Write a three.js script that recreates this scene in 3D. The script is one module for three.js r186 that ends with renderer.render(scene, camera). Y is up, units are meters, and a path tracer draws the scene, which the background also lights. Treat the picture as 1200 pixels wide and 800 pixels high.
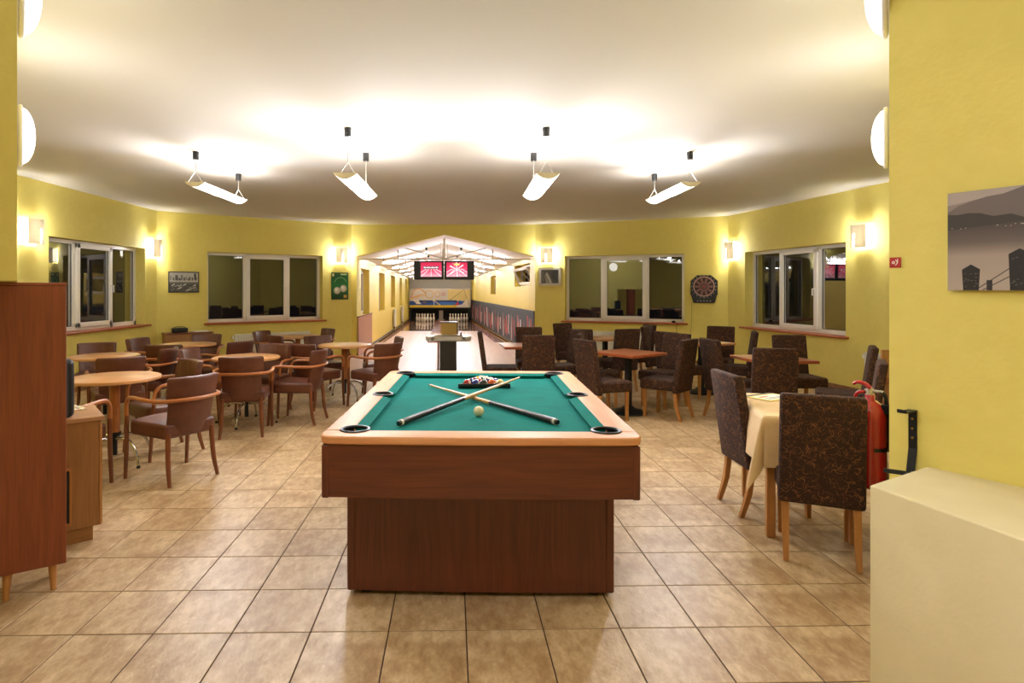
import * as THREE from 'three';
import { RoundedBoxGeometry } from 'three/addons/geometries/RoundedBoxGeometry.js';
import { mergeGeometries, toCreasedNormals } from 'three/addons/utils/BufferGeometryUtils.js';
import { Brush, Evaluator, SUBTRACTION } from 'three-bvh-csg';
import { RectAreaLightUniformsLib } from 'three/addons/lights/RectAreaLightUniformsLib.js';

// ---------------------------------------------------------------- camera, light level
const scene = new THREE.Scene();
scene.background = new THREE.Color(0x020304);            // night outside the windows
const camera = new THREE.PerspectiveCamera(2 * Math.atan(400 / 700) * 180 / Math.PI, 1.5, 0.05, 100);
camera.position.set(0, 1.5, 0);
camera.lookAt(0, 1.5, -10);
camera.setViewOffset(1200, 800, 55, 60, 1200, 800);      // shifted lens: verticals stay upright
const renderer = new THREE.WebGLRenderer();
renderer.toneMapping = THREE.LinearToneMapping;
renderer.toneMappingExposure = 1.88;
renderer.shadowMap.enabled = true;
RectAreaLightUniformsLib.init();
const WARM = 0xf8f8ff, COOL = 0xf8f8ff;                   // lamp colours, as the camera's white balance shows them
const LIGHT = { up: 13.5, glow: 0.65, down: 40, sconce: 2.4, dome: 0.5, alleyUp: 26, alleyDown: 24 };
const CEIL = 2.98;

// ---------------------------------------------------------------- helpers
let seed = 12345;
const rnd = () => { seed = (seed + 0x6D2B79F5) | 0; let t = Math.imul(seed ^ (seed >>> 15), 1 | seed); t = (t + Math.imul(t ^ (t >>> 7), 61 | t)) ^ t; return ((t ^ (t >>> 14)) >>> 0) / 4294967296; };
const hash = (x, y, s) => { let h = Math.imul(x, 374761393) + Math.imul(y, 668265263) + Math.imul(s, 1274126177); h = Math.imul(h ^ (h >>> 13), 1274126177); return ((h ^ (h >>> 16)) >>> 0) / 4294967296; };
function pnoise(x, y, px, py, s) {                        // periodic value noise
  const x0 = Math.floor(x), y0 = Math.floor(y), fx = x - x0, fy = y - y0, u = fx * fx * (3 - 2 * fx), v = fy * fy * (3 - 2 * fy);
  const m = (a, b) => ((a % b) + b) % b, X0 = m(x0, px), X1 = m(x0 + 1, px), Y0 = m(y0, py), Y1 = m(y0 + 1, py);
  const a = hash(X0, Y0, s), b = hash(X1, Y0, s), c = hash(X0, Y1, s), d = hash(X1, Y1, s);
  return a + (b - a) * u + (c - a) * v + (a - b - c + d) * u * v;
}
function fbm(u, v, fx, fy, s, oct = 4) { let t = 0, a = 0.5, n = 0; for (let i = 0; i < oct; i++) { t += a * pnoise(u * fx, v * fy, fx, fy, s + i); n += a; a *= 0.5; fx *= 2; fy *= 2; } return t / n; }
function dataTex(w, h, fn, srgb = true) {
  const d = new Uint8Array(w * h * 4);
  for (let j = 0; j < h; j++) for (let i = 0; i < w; i++) { const c = fn(i / w, j / h), k = (j * w + i) * 4; for (let q = 0; q < 3; q++) d[k + q] = Math.max(0, Math.min(255, c[q])); d[k + 3] = 255; }
  const t = new THREE.DataTexture(d, w, h); t.wrapS = t.wrapT = THREE.RepeatWrapping; t.magFilter = THREE.LinearFilter; t.minFilter = THREE.LinearMipmapLinearFilter; t.generateMipmaps = true;
  if (srgb) t.colorSpace = THREE.SRGBColorSpace; t.needsUpdate = true; return t;
}
function canvasTex(w, h, draw) {
  const c = document.createElement('canvas'); c.width = w; c.height = h; draw(c.getContext('2d'), w, h);
  const t = new THREE.CanvasTexture(c); t.colorSpace = THREE.SRGBColorSpace; t.anisotropy = 8; return t;
}
const mix = (a, b, t) => a.map((x, i) => x + (b[i] - x) * t);
const grey = (f) => (u, v) => { const g = 255 * f(u, v); return [g, g, g]; };
const rep = (t, x, y = x) => { const c = t.clone(); c.repeat.set(x, y); c.needsUpdate = true; return c; };
const std = (o) => new THREE.MeshStandardMaterial({ roughness: 0.6, ...o });
const phys = (o) => new THREE.MeshPhysicalMaterial({ roughness: 0.6, ...o });

function norm(g) { let q = g.index ? g.toNonIndexed() : g; for (const k of Object.keys(q.attributes)) if (!['position', 'normal', 'uv'].includes(k)) q.deleteAttribute(k); if (!q.attributes.uv) q.setAttribute('uv', new THREE.BufferAttribute(new Float32Array(q.attributes.position.count * 2), 2)); if (!q.attributes.normal) q.computeVertexNormals(); q.morphAttributes = {}; return q; }
function merge(list) { return mergeGeometries(list.map(norm)); }
// uv in metres by box projection; the grain axis becomes v
function boxUV(g0, grain = 'y', ou = 0, ov = 0) {
  const g = norm(g0), p = g.attributes.position, uv = g.attributes.uv, ax = { x: 0, y: 1, z: 2 }[grain], P = [0, 1, 2].map(() => new THREE.Vector3()), n = new THREE.Vector3(), e = new THREE.Vector3();
  for (let i = 0; i < p.count; i += 3) {
    for (let k = 0; k < 3; k++) P[k].fromBufferAttribute(p, i + k);
    n.subVectors(P[1], P[0]).cross(e.subVectors(P[2], P[0]));
    const a = [Math.abs(n.x), Math.abs(n.y), Math.abs(n.z)], dom = a.indexOf(Math.max(...a)), rest = [0, 1, 2].filter((q) => q !== dom);
    const vA = rest.includes(ax) ? ax : rest[1], uA = rest.find((q) => q !== vA);
    for (let k = 0; k < 3; k++) { const c = P[k].toArray(); uv.setXY(i + k, c[uA] + ou, c[vA] + ov); }
  }
  return g;
}
const T = (g, x, y, z, rx = 0, ry = 0, rz = 0) => { if (rx || ry || rz) g.applyMatrix4(new THREE.Matrix4().makeRotationFromEuler(new THREE.Euler(rx, ry, rz))); g.translate(x, y, z); return g; };
const box = (w, h, d, x = 0, y = 0, z = 0) => new THREE.BoxGeometry(w, h, d).translate(x, y, z);
const rbox = (w, h, d, r, x = 0, y = 0, z = 0, seg = 2) => new RoundedBoxGeometry(w, h, d, seg, Math.min(r, w / 2.01, h / 2.01, d / 2.01)).translate(x, y, z);
const cyl = (r0, r1, h, n = 20, x = 0, y = 0, z = 0) => new THREE.CylinderGeometry(r0, r1, h, n).translate(x, y, z);
const V = (x, y, z) => new THREE.Vector3(x, y, z);
// a swept limb: points, radius at each (scalar or [a,b]), parallel-transport frames, closed ends
function limb(pts, rad, n = 8, div = 0, square = false) {
  let P = pts.map((p) => V(...p)), R = pts.map((_, i) => (Array.isArray(rad) ? rad[i] : rad));
  if (div) { const c = new THREE.CatmullRomCurve3(P, false, 'centripetal'), Q = [], S = []; for (let i = 0; i <= div; i++) { const t = i / div; Q.push(c.getPoint(t)); const f = t * (R.length - 1), k = Math.min(R.length - 2, Math.floor(f)); S.push(R[k] + (R[k + 1] - R[k]) * (f - k)); } P = Q; R = S; }
  const pos = [], idx = [], uv = []; let up = null, len = 0;
  P.forEach((p, i) => {
    const t = V(0, 0, 0).subVectors(P[Math.min(i + 1, P.length - 1)], P[Math.max(i - 1, 0)]).normalize();
    if (!up) { up = Math.abs(t.y) < 0.9 ? V(0, 1, 0) : V(0, 0, 1); }
    up = up.clone().addScaledVector(t, -up.dot(t)).normalize();
    const s = V(0, 0, 0).crossVectors(t, up); if (i) len += p.distanceTo(P[i - 1]);
    for (let k = 0; k <= n; k++) { const a = (k / n) * 2 * Math.PI + (square ? Math.PI / 4 : 0), r = R[i] * (square ? 1.2 : 1); const q = p.clone().addScaledVector(s, Math.cos(a) * r).addScaledVector(up, Math.sin(a) * r); pos.push(q.x, q.y, q.z); uv.push(k / n * 2 * Math.PI * R[i], len); }
  });
  for (let i = 0; i < P.length - 1; i++) for (let k = 0; k < n; k++) { const a = i * (n + 1) + k, b = a + n + 1; idx.push(a, b, a + 1, a + 1, b, b + 1); }
  for (const e of [0, P.length - 1]) { const c = pos.length / 3; pos.push(P[e].x, P[e].y, P[e].z); uv.push(0, 0); for (let k = 0; k < n; k++) { const a = e * (n + 1) + k; e ? idx.push(a, c, a + 1) : idx.push(a, a + 1, c); } }
  const g = new THREE.BufferGeometry(); g.setAttribute('position', new THREE.Float32BufferAttribute(pos, 3)); g.setAttribute('uv', new THREE.Float32BufferAttribute(uv, 2)); g.setIndex(idx);
  return toCreasedNormals(norm(g).index ? g : g.toNonIndexed(), 0.9);
}
function shapeOf(pts, holes = []) { const s = new THREE.Shape(pts.map((p) => new THREE.Vector2(p[0], p[1]))); for (const h of holes) s.holes.push(new THREE.Path(h.map((p) => new THREE.Vector2(p[0], p[1])))); return s; }
const ext = (shape, depth, bevel = 0, seg = 2, curve = 12) => new THREE.ExtrudeGeometry(shape, { depth, bevelEnabled: bevel > 0, bevelThickness: bevel, bevelSize: bevel, bevelOffset: -bevel, bevelSegments: seg, curveSegments: curve });
// a vertical prism over a plan polygon of (x, z) points
function prism(pts, y0, y1, bevel = 0) { const g = ext(shapeOf(pts.map(([x, z]) => [x, -z])), y1 - y0 - 2 * bevel, bevel); g.rotateX(-Math.PI / 2); g.translate(0, y0 + bevel, 0); return g; }

const taken = new Map();
function numbered(n) { const k = taken.get(n) ?? 0; taken.set(n, k + 1); return k ? n + '_' + String(k).padStart(3, '0') : n; }
function M(name, geo, material, parent = scene) { const m = new THREE.Mesh(geo, material); m.name = parent === scene ? numbered(name) : name; m.castShadow = m.receiveShadow = true; parent.add(m); return m; }
function tag(o, label, category, group) { o.userData.label = label; o.userData.category = category; if (group) o.userData.group = group; return o; }
function thing(name, label, category, [x, y, z] = [0, 0, 0], turn = 0, group) { const o = new THREE.Group(); o.name = numbered(name); scene.add(o); o.position.set(x, y, z); o.rotation.y = turn; return tag(o, label, category, group); }
function copyOf(root, label, group, [x, y, z], turn) { const r = root.clone(); r.name = numbered(root.name.replace(/_\d{3}$/, '')); scene.add(r); r.position.set(x, y, z); r.rotation.set(0, turn, 0); r.userData = { ...root.userData, label }; if (group) r.userData.group = group; return r; }
function struct(name, geo, material, parent = scene) { const m = M(name, geo, material, parent); if (parent === scene) m.userData.kind = 'structure'; return m; }
function structGroup(name, pos = [0, 0, 0], turn = 0) { const o = new THREE.Group(); o.name = name; o.position.set(...pos); o.rotation.y = turn; o.userData.kind = 'structure'; scene.add(o); return o; }
function addRect(parent, color, intensity, w, h, pos, dir) { const l = new THREE.RectAreaLight(color, intensity, w, h); l.position.set(...pos); parent.add(l); const p = V(...pos); l.lookAt(p.clone().add(V(...dir))); return l; }
function addPoint(parent, color, intensity, pos, r = 2) { const l = new THREE.PointLight(color, intensity, 0, 2); l.position.set(...pos); l.castShadow = true; l.shadow.radius = r; parent.add(l); return l; }
const yawOf = (fx, fz) => Math.atan2(fx, fz);

// ---------------------------------------------------------------- textures and materials
function woodTex(light, dark, s, fx = 40, contrast = 1) {
  return dataTex(512, 512, (u, v) => {
    const w = fbm(u, v, 6, 2, s, 3) * 0.06, a = fbm(u + w, v, fx, 3, s + 9, 4), b = fbm(u + w, v, fx * 5, 6, s + 20, 2), c = fbm(u, v, 4, 1, s + 31, 2);
    const t = 0.5 + contrast * ((a - 0.5) * 0.9 + (b - 0.5) * 0.45 + (c - 0.5) * 0.5);
    return mix(dark, light, Math.max(0, Math.min(1, t)));
  });
}
const plasterBump = dataTex(512, 512, grey((u, v) => 0.5 * fbm(u, v, 60, 60, 3, 3) + 0.5 * fbm(u, v, 14, 14, 8, 3)), false);
const wallTone = dataTex(256, 256, (u, v) => { const n = 0.5 * fbm(u, v, 5, 5, 41, 4) + 0.5 * fbm(u, v, 40, 40, 47, 2); return mix([224, 208, 110], [234, 219, 124], n); });
const wallMat = std({ map: rep(wallTone, 0.5), roughness: 0.82, bumpMap: rep(plasterBump, 1.1), bumpScale: 0.0016 });
const ceilMat = std({ color: new THREE.Color().setRGB(0.66, 0.63, 0.57), roughness: 0.95, bumpMap: rep(plasterBump, 0.5), bumpScale: 0.0012 });
const creamMat = std({ map: rep(dataTex(256, 256, (u, v) => mix([214, 200, 154], [226, 213, 170], fbm(u, v, 9, 9, 61, 4))), 0.8), roughness: 0.75, bumpMap: rep(plasterBump, 1.3), bumpScale: 0.0009 });
const whiteWall = std({ color: 0xf2eee8, roughness: 0.85 });
const tileTex = dataTex(1024, 1024, (u, v) => {
  const a = fbm(u, v, 9, 9, 71, 4), b = fbm(u + 0.02 * a, v, 60, 26, 75, 3), c = fbm(u, v, 150, 90, 79, 2), t = 0.5 + (a - 0.5) * 1.15 + (b - 0.5) * 0.8 + (c - 0.5) * 0.35;
  return mix([158, 124, 84], [212, 186, 146], Math.max(0, Math.min(1, t)));
});
const tileBump = dataTex(512, 512, grey((u, v) => 0.6 * fbm(u, v, 20, 14, 83, 4) + 0.4 * fbm(u, v, 120, 60, 87, 2)), false);
const tileMat = [0.98, 1.0, 0.95].map((k) => phys({ map: rep(tileTex, 0.72), color: new THREE.Color(k, k, k), roughness: 0.42, bumpMap: rep(tileBump, 1.4), bumpScale: 0.0012, ior: 1.5 }));
const groutMat = std({ color: 0x4a3526, roughness: 0.95 });
const skirtMat = std({ map: rep(tileTex, 0.72), color: 0xd8b8a0, roughness: 0.45 });

const poolTopWood = phys({ map: rep(woodTex([222, 162, 112], [198, 132, 84], 101, 60, 0.8), 1.1), roughness: 0.5, specularIntensity: 0.6 });
const poolSideWood = phys({ map: rep(woodTex([114, 53, 29], [73, 30, 16], 111, 50, 0.9), 1.2), roughness: 0.4, clearcoat: 0.2, clearcoatRoughness: 0.3 });
const cabinetWood = phys({ map: rep(woodTex([150, 78, 42], [116, 54, 26], 121, 60, 0.9), 1.4), roughness: 0.42 });
const oakLeg = std({ map: rep(woodTex([196, 140, 76], [160, 104, 52], 131, 30, 0.9), 2), roughness: 0.5 });
const deskWood = std({ map: rep(woodTex([176, 126, 74], [146, 98, 54], 141, 60, 0.9), 1.3), roughness: 0.45 });
const bentWood = phys({ map: rep(woodTex([184, 112, 56], [142, 80, 36], 151, 24, 0.9), 3), roughness: 0.35, clearcoat: 0.4, clearcoatRoughness: 0.25 });
const bentWoodDark = phys({ map: rep(woodTex([138, 74, 36], [102, 50, 24], 155, 24, 0.9), 3), roughness: 0.35, clearcoat: 0.3, clearcoatRoughness: 0.25 });
const roundTop = phys({ map: rep(woodTex([216, 162, 108], [186, 130, 80], 161, 36, 0.9), 1.2), roughness: 0.35, clearcoat: 0.25, clearcoatRoughness: 0.3 });
const squareTop = phys({ map: rep(woodTex([180, 96, 54], [144, 70, 36], 171, 36, 0.8), 1.2), roughness: 0.3, clearcoat: 0.3, clearcoatRoughness: 0.25 });
const squareTopPale = phys({ map: rep(woodTex([206, 148, 90], [176, 116, 66], 175, 36, 0.8), 1.2), roughness: 0.32, clearcoat: 0.3, clearcoatRoughness: 0.25 });
const sillWood = std({ map: rep(woodTex([186, 100, 54], [158, 78, 40], 181, 30, 0.7), 1), roughness: 0.42 });
const leather = phys({ map: rep(dataTex(256, 256, (u, v) => mix([80, 40, 26], [104, 56, 38], 0.5 + (fbm(u, v, 5, 5, 191, 3) - 0.5) * 1.2 + (fbm(u, v, 60, 60, 195, 2) - 0.5) * 0.5)), 3), roughness: 0.42, bumpMap: rep(plasterBump, 10), bumpScale: 0.0006 });
const squiggle = canvasTex(1024, 1024, (g, w, h) => {
  g.fillStyle = '#301b11'; g.fillRect(0, 0, w, h);
  for (let i = 0; i < 9000; i++) { const k = rnd(); g.fillStyle = k < 0.5 ? 'rgba(20,10,6,.35)' : 'rgba(70,40,24,.3)'; g.fillRect(rnd() * w, rnd() * h, 3, 5); }
  g.lineCap = 'round';
  for (let i = 0; i < 900; i++) {
    const x = rnd() * w, y = rnd() * h, r = 14 + rnd() * 34, a = rnd() * 6.28, s = 0.9 + rnd() * 1.5;
    g.strokeStyle = ['#8a5430', '#74452a', '#a0683c', '#5e361f'][Math.floor(rnd() * 4)]; g.lineWidth = 1.6 + rnd() * 2.2;
    for (const dx of [-w, 0, w]) for (const dy of [-h, 0, h]) { if (x + dx < -90 || x + dx > w + 90 || y + dy < -90 || y + dy > h + 90) continue; g.beginPath(); g.arc(x + dx, y + dy, r, a, a + s); g.stroke(); }
  }
});
squiggle.wrapS = squiggle.wrapT = THREE.RepeatWrapping;
const brownFabric = phys({ map: rep(squiggle, 2.0), roughness: 0.9, sheen: 0.1, sheenRoughness: 0.5, sheenColor: new THREE.Color(0x6a4430) });
const felt = phys({ map: rep(dataTex(512, 512, (u, v) => mix([0, 104, 98], [0, 126, 118], 0.5 + (fbm(u, v, 7, 7, 201, 3) - 0.5) * 0.8 + (fbm(u, v, 120, 120, 205, 2) - 0.5) * 0.6)), 1.5), roughness: 0.95, specularIntensity: 0.25 });
const blackPlastic = std({ color: 0x0d0d0f, roughness: 0.38 });
const blackMetal = std({ color: 0x101216, roughness: 0.42, metalness: 0.2 });
const chrome = std({ color: 0xc8c8c8, roughness: 0.16, metalness: 1 });
const steel = std({ color: 0xb8b2a4, roughness: 0.42, metalness: 0.7 });
const pvc = std({ color: 0xf4efe6, roughness: 0.38 });
const radiatorMat = std({ color: 0xe2e0d8, roughness: 0.42 });
const glassMat = phys({ color: 0xffffff, roughness: 0.0, transmission: 1, thickness: 0, ior: 2.1 });
const gasketMat = std({ color: 0x1c1c1e, roughness: 0.7 });

// ---------------------------------------------------------------- room shell
const OUT = [[-6.15, 3.3], [-6.15, -11.35], [-2.75, -13.8], [1.75, -13.8], [5.55, -12.15], [6.75, -4.0], [6.75, 3.3]];
struct('ceiling', boxUV(prism(OUT, CEIL, CEIL + 0.2)), ceilMat);
// floor: grout bed with every tile laid on it
const floor = structGroup('floor');
M('grout_bed', boxUV(prism(OUT, -0.12, -0.003)), groutMat, floor);
{
  const TW = 0.342, TD = 0.378, gap = 0.0055, yaw = 0.0214, cs = Math.cos(yaw), sn = Math.sin(yaw), geos = [];
  for (let k = 0; k < 8; k++) { const g = new RoundedBoxGeometry(TW - gap, 0.012, TD - gap, 1, 0.0022); geos.push(boxUV(g, 'z', rnd() * 3, rnd() * 3)); for (let i = 1; i < 1; i++); geos[k].translate(0, -0.006, 0); }
  const inside = (x, z) => { let c = false; for (let i = 0, j = OUT.length - 1; i < OUT.length; j = i++) { const [xi, zi] = OUT[i], [xj, zj] = OUT[j]; if ((zi > z) !== (zj > z) && x < (xj - xi) * (z - zi) / (zj - zi) + xi) c = !c; } return c; };
  const spots = [];
  for (let i = -22; i <= 22; i++) for (let j = -16; j <= 38; j++) {
    const a = 0.013 + (i + 0.5) * TW, b = 2.652 + (j + 0.5) * TD - 0.013, x = a * cs - (b - 2.26) * sn, z = -(b * cs + a * sn);
    if (!inside(x, z) || (z < -10.85 && x > -2.6 && x < 1.75)) continue;
    const px = 545 + 700 * x / -z, py = 340 + 1050 / -z, seen = z < -2.0 && px > -40 && px < 1060 && py < 850;
    spots.push({ x, z, d: seen ? -z : 99, k: Math.floor(rnd() * 8), m: Math.floor(rnd() * 3), r: Math.floor(rnd() * 2) * Math.PI });
  }
  spots.sort((p, q) => p.d - q.d);
  const rest = [];
  spots.forEach((s, n) => {
    if (n < 300) { const t = M('tile' + (n ? '_' + String(n).padStart(3, '0') : ''), geos[s.k], tileMat[s.m], floor); t.position.set(s.x, 0, s.z); t.rotation.y = yaw + s.r; }
    else rest.push(geos[s.k].clone().applyMatrix4(new THREE.Matrix4().makeRotationY(yaw + s.r).setPosition(s.x, 0, s.z)));
  });
  const far = M('distant_tiles', mergeGeometries(rest), tileMat[0], floor); far.userData.kind = 'stuff';
}
// walls: local x runs along the wall, z points into the room
const WT = 0.36;
class Wall {
  constructor(name, p0, p1, y1, holes = [], m = wallMat, extra = 0.12) {
    this.p0 = p0; const dx = p1[0] - p0[0], dz = p1[1] - p0[1]; this.len = Math.hypot(dx, dz); this.turn = Math.atan2(-dz, dx); this.u = [dx / this.len, dz / this.len];
    const g = ext(shapeOf([[-extra, 0], [this.len + extra, 0], [this.len + extra, y1], [-extra, y1]], holes), WT); g.translate(0, 0, -WT);
    this.mesh = struct(name, boxUV(g), m); this.mesh.position.set(p0[0], 0, p0[1]); this.mesh.rotation.y = this.turn;
  }
  at(s, y, off = 0) { const [ux, uz] = this.u; return [this.p0[0] + ux * s - uz * off, y, this.p0[1] + uz * s + ux * off]; }
}
const rectHole = (s0, s1, y0, y1) => [[s0, y0], [s1, y0], [s1, y1], [s0, y1]];
const SILL = 0.83, HEAD = 2.25;
const wL1 = new Wall('wall_left', [-5.75, -3.9], [-5.75, -11.14], CEIL, [rectHole(3.77 + 0.578, 3.77 + 3.063, SILL + 0.03, HEAD)], wallMat, 0.0);
const wL2 = new Wall('wall_left_rear', [-5.75, -11.14], [-2.56, -13.45], CEIL, [rectHole(0.888, 3.256, SILL, HEAD)], wallMat, 0.0);
const wB = new Wall('wall_rear', [-2.56, -13.45], [1.58, -13.45], CEIL, [[[0.12, 0.001], [4.136, 0.001], [4.136, 2.27], [2.1, 2.75], [0.12, 2.27]]], wallMat, 0.0);
const wR2 = new Wall('wall_right_rear', [1.58, -13.45], [5.24, -11.9], CEIL, [rectHole(0.678, 3.156, SILL - 0.03, HEAD)], wallMat, 0.0);
const wR1 = new Wall('wall_right', [5.24, -11.9], [6.343, -4.4], CEIL, [rectHole(0.552, 3.019, SILL - 0.05, HEAD - 0.03)], wallMat, 0.0);
// nearer walls, a lintel over the cabinet, and the room behind the camera
struct('wall_left_front', boxUV(prism([[-2.55, -3.4], [-2.925, -3.9], [-6.1, -3.9], [-6.1, -3.4]], 0, CEIL)), wallMat);
struct('lintel', boxUV(prism([[-1.80, -2.4], [-2.55, -3.4], [-4.6, -3.4], [-4.6, -2.4]], 1.5395, CEIL)), wallMat);
struct('wall_right_front', boxUV(prism([[1.775, -2.5], [3.124, -4.4], [6.7, -4.4], [6.7, -1.0], [2.604, -1.0]], 0, CEIL)), wallMat);
struct('wall_left_near', boxUV(box(0.2, CEIL, 6.5, -4.7, CEIL / 2, -0.15)), wallMat);
struct('wall_right_near', boxUV(box(0.2, CEIL, 4.2, 2.704, CEIL / 2, 1.1)), wallMat);
struct('wall_back', boxUV(box(7.6, CEIL, 0.2, -1.0, CEIL / 2, 3.1)), wallMat);
struct('wall_ledge', boxUV(prism([[1.458, -2.149], [1.842, -2.379], [2.6, -1.0], [1.73, -1.0]], 0, 0.8, 0.006)), creamMat);
// tile skirting along the far walls
for (const [n, w, s0, s1] of [['baseboard_left', wL1, 0, wL1.len], ['baseboard_left_rear', wL2, 0, wL2.len], ['baseboard_right_rear', wR2, 0, wR2.len], ['baseboard_right', wR1, 0, wR1.len]]) {
  const b = struct(n, boxUV(box(s1 - s0 - 0.02, 0.075, 0.012, (s0 + s1) / 2, 0.0375, 0.006), 'x'), skirtMat); b.position.set(...w.at(0, 0)); b.rotation.y = w.turn;
}

// windows: fixed light, opening sash, fixed light
let winNo = 0;
function windowIn(w, s0, s1, y0, y1, handleRight = true) {
  const g = structGroup('window_' + ++winNo, w.at(0, 0), w.turn), L = s1 - s0, zf = -0.2, fr = 0.055, a = s0 + L * 0.32, b = s0 + L * 0.70, yb = y0 + 0.03;
  const frame = [box(L, fr, 0.07, (s0 + s1) / 2, y1 - fr / 2, zf), box(L, fr + 0.02, 0.07, (s0 + s1) / 2, yb + fr / 2, zf)];
  for (const s of [s0 + fr / 2, s1 - fr / 2]) frame.push(box(fr, y1 - yb, 0.07, s, (y0 + y1) / 2, zf));
  for (const s of [a, b]) frame.push(box(0.07, y1 - yb, 0.07, s, (y0 + y1) / 2, zf));
  M('window_frame', merge(frame), pvc, g);
  const sw = b - a - 0.05, sc = (a + b) / 2, sh = y1 - yb - 0.07, sy = (y1 + yb) / 2 + 0.005, sf = 0.075;
  const sash = M('sash', merge([rbox(sw, sf, 0.06, 0.008, sc, sy + sh / 2 - sf / 2, zf + 0.035), rbox(sw, sf, 0.06, 0.008, sc, sy - sh / 2 + sf / 2, zf + 0.035), rbox(sf, sh, 0.06, 0.008, sc - sw / 2 + sf / 2, sy, zf + 0.035), rbox(sf, sh, 0.06, 0.008, sc + sw / 2 - sf / 2, sy, zf + 0.035)]), pvc, g);
  const hx = handleRight ? sc + sw / 2 - sf / 2 : sc - sw / 2 + sf / 2;
  M('handle', merge([rbox(0.026, 0.07, 0.012, 0.004, hx, sy - 0.02, zf + 0.07), cyl(0.008, 0.008, 0.04, 10, 0, 0, 0).rotateX(Math.PI / 2).translate(hx, sy - 0.0, zf + 0.09), rbox(0.018, 0.12, 0.014, 0.005, hx, sy - 0.05, zf + 0.112)]), pvc, sash);
  const pane = (x0, x1, yy0, yy1, z) => {
    const p = M('pane', new THREE.PlaneGeometry(x1 - x0, yy1 - yy0).translate((x0 + x1) / 2, (yy0 + yy1) / 2, z), glassMat, g); p.castShadow = false;
    M('gasket', merge([box(x1 - x0, 0.006, 0.01, (x0 + x1) / 2, yy0 + 0.003, z + 0.006), box(x1 - x0, 0.006, 0.01, (x0 + x1) / 2, yy1 - 0.003, z + 0.006), box(0.006, yy1 - yy0, 0.01, x0 + 0.003, (yy0 + yy1) / 2, z + 0.006), box(0.006, yy1 - yy0, 0.01, x1 - 0.003, (yy0 + yy1) / 2, z + 0.006)]), gasketMat, p);
  };
  pane(s0 + fr, a - 0.035, yb + fr + 0.01, y1 - fr, zf); pane(b + 0.035, s1 - fr, yb + fr + 0.01, y1 - fr, zf);
  pane(sc - sw / 2 + sf, sc + sw / 2 - sf, sy - sh / 2 + sf, sy + sh / 2 - sf, zf + 0.03);
  const sb = M('window_sill', boxUV(merge([rbox(L, 0.032, 0.24, 0.004, (s0 + s1) / 2, y0 + 0.014, -0.12), rbox(L + 0.14, 0.034, 0.09, 0.012, (s0 + s1) / 2, y0 + 0.014, 0.042)]), 'x'), sillWood, g);
  return g;
}
windowIn(wL1, 3.77 + 0.578, 3.77 + 3.063, SILL + 0.03, HEAD);
windowIn(wL2, 0.888, 3.256, SILL, HEAD);
windowIn(wR2, 0.678, 3.156, SILL - 0.03, HEAD);
windowIn(wR1, 0.552, 3.019, SILL - 0.05, HEAD - 0.03);

// ---------------------------------------------------------------- bowling alley behind the rear opening
const AL = { n: [-2.44, -13.45], f: [-2.79, -30] }, AR = { n: [1.578, -13.45], f: [0.3, -30] };
const lerp = (a, b, t) => a + (b - a) * t, aT = (z) => (-13.45 - z) / 16.55;
const alX = (z) => lerp(AL.n[0], AL.f[0], aT(z)), arX = (z) => lerp(AR.n[0], AR.f[0], aT(z)), rgX = (z) => lerp(-0.46, -1.245, aT(z));
const eaveY = (z) => lerp(2.27, 2.1, aT(z)), ridgeY = (z) => lerp(2.75, 2.42, aT(z));
const alleyWallMat = std({ map: rep(wallTone, 0.5), color: 0xfff4d0, roughness: 0.6, bumpMap: rep(plasterBump, 0.9), bumpScale: 0.003 });
class AlleyWall {
  constructor(name, p0, p1, y0, y1, holes) {            // p0 to p1 left to right seen from inside
    const dx = p1[0] - p0[0], dz = p1[1] - p0[1]; this.len = Math.hypot(dx, dz); this.turn = Math.atan2(-dz, dx); this.p0 = p0; this.u = [dx / this.len, dz / this.len];
    const g = ext(shapeOf([[0, 0], [this.len, 0], [this.len, y1], [0, y0]], holes), 0.3); g.translate(0, 0, -0.3);
    this.mesh = struct(name, boxUV(g), alleyWallMat); this.mesh.position.set(p0[0], 0, p0[1]); this.mesh.rotation.y = this.turn;
  }
  at(s, y, off = 0) { const [ux, uz] = this.u; return [this.p0[0] + ux * s - uz * off, y, this.p0[1] + uz * s + ux * off]; }
}
const slots = [[0.62, 2.05], [4.05, 5.55], [7.55, 9.0], [10.95, 12.1], [13.75, 14.8]];
const awL = new AlleyWall('wall_alley_left', AL.n, AL.f, 2.27, 2.1, slots.map(([a, b]) => rectHole(a, b, 0.88, 2.02)));
const awR = new AlleyWall('wall_alley_right', AR.f, AR.n, 2.1, 2.27, [rectHole(16.6 - 2.9, 16.6 - 0.65, 1.6, 2.15), rectHole(16.6 - 8.35, 16.6 - 6.9, 1.36, 2.0)]);
struct('wall_alley_back', box(4.4, 2.9, 0.2, -1.2, 1.45, -30.3), whiteWall);
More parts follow.
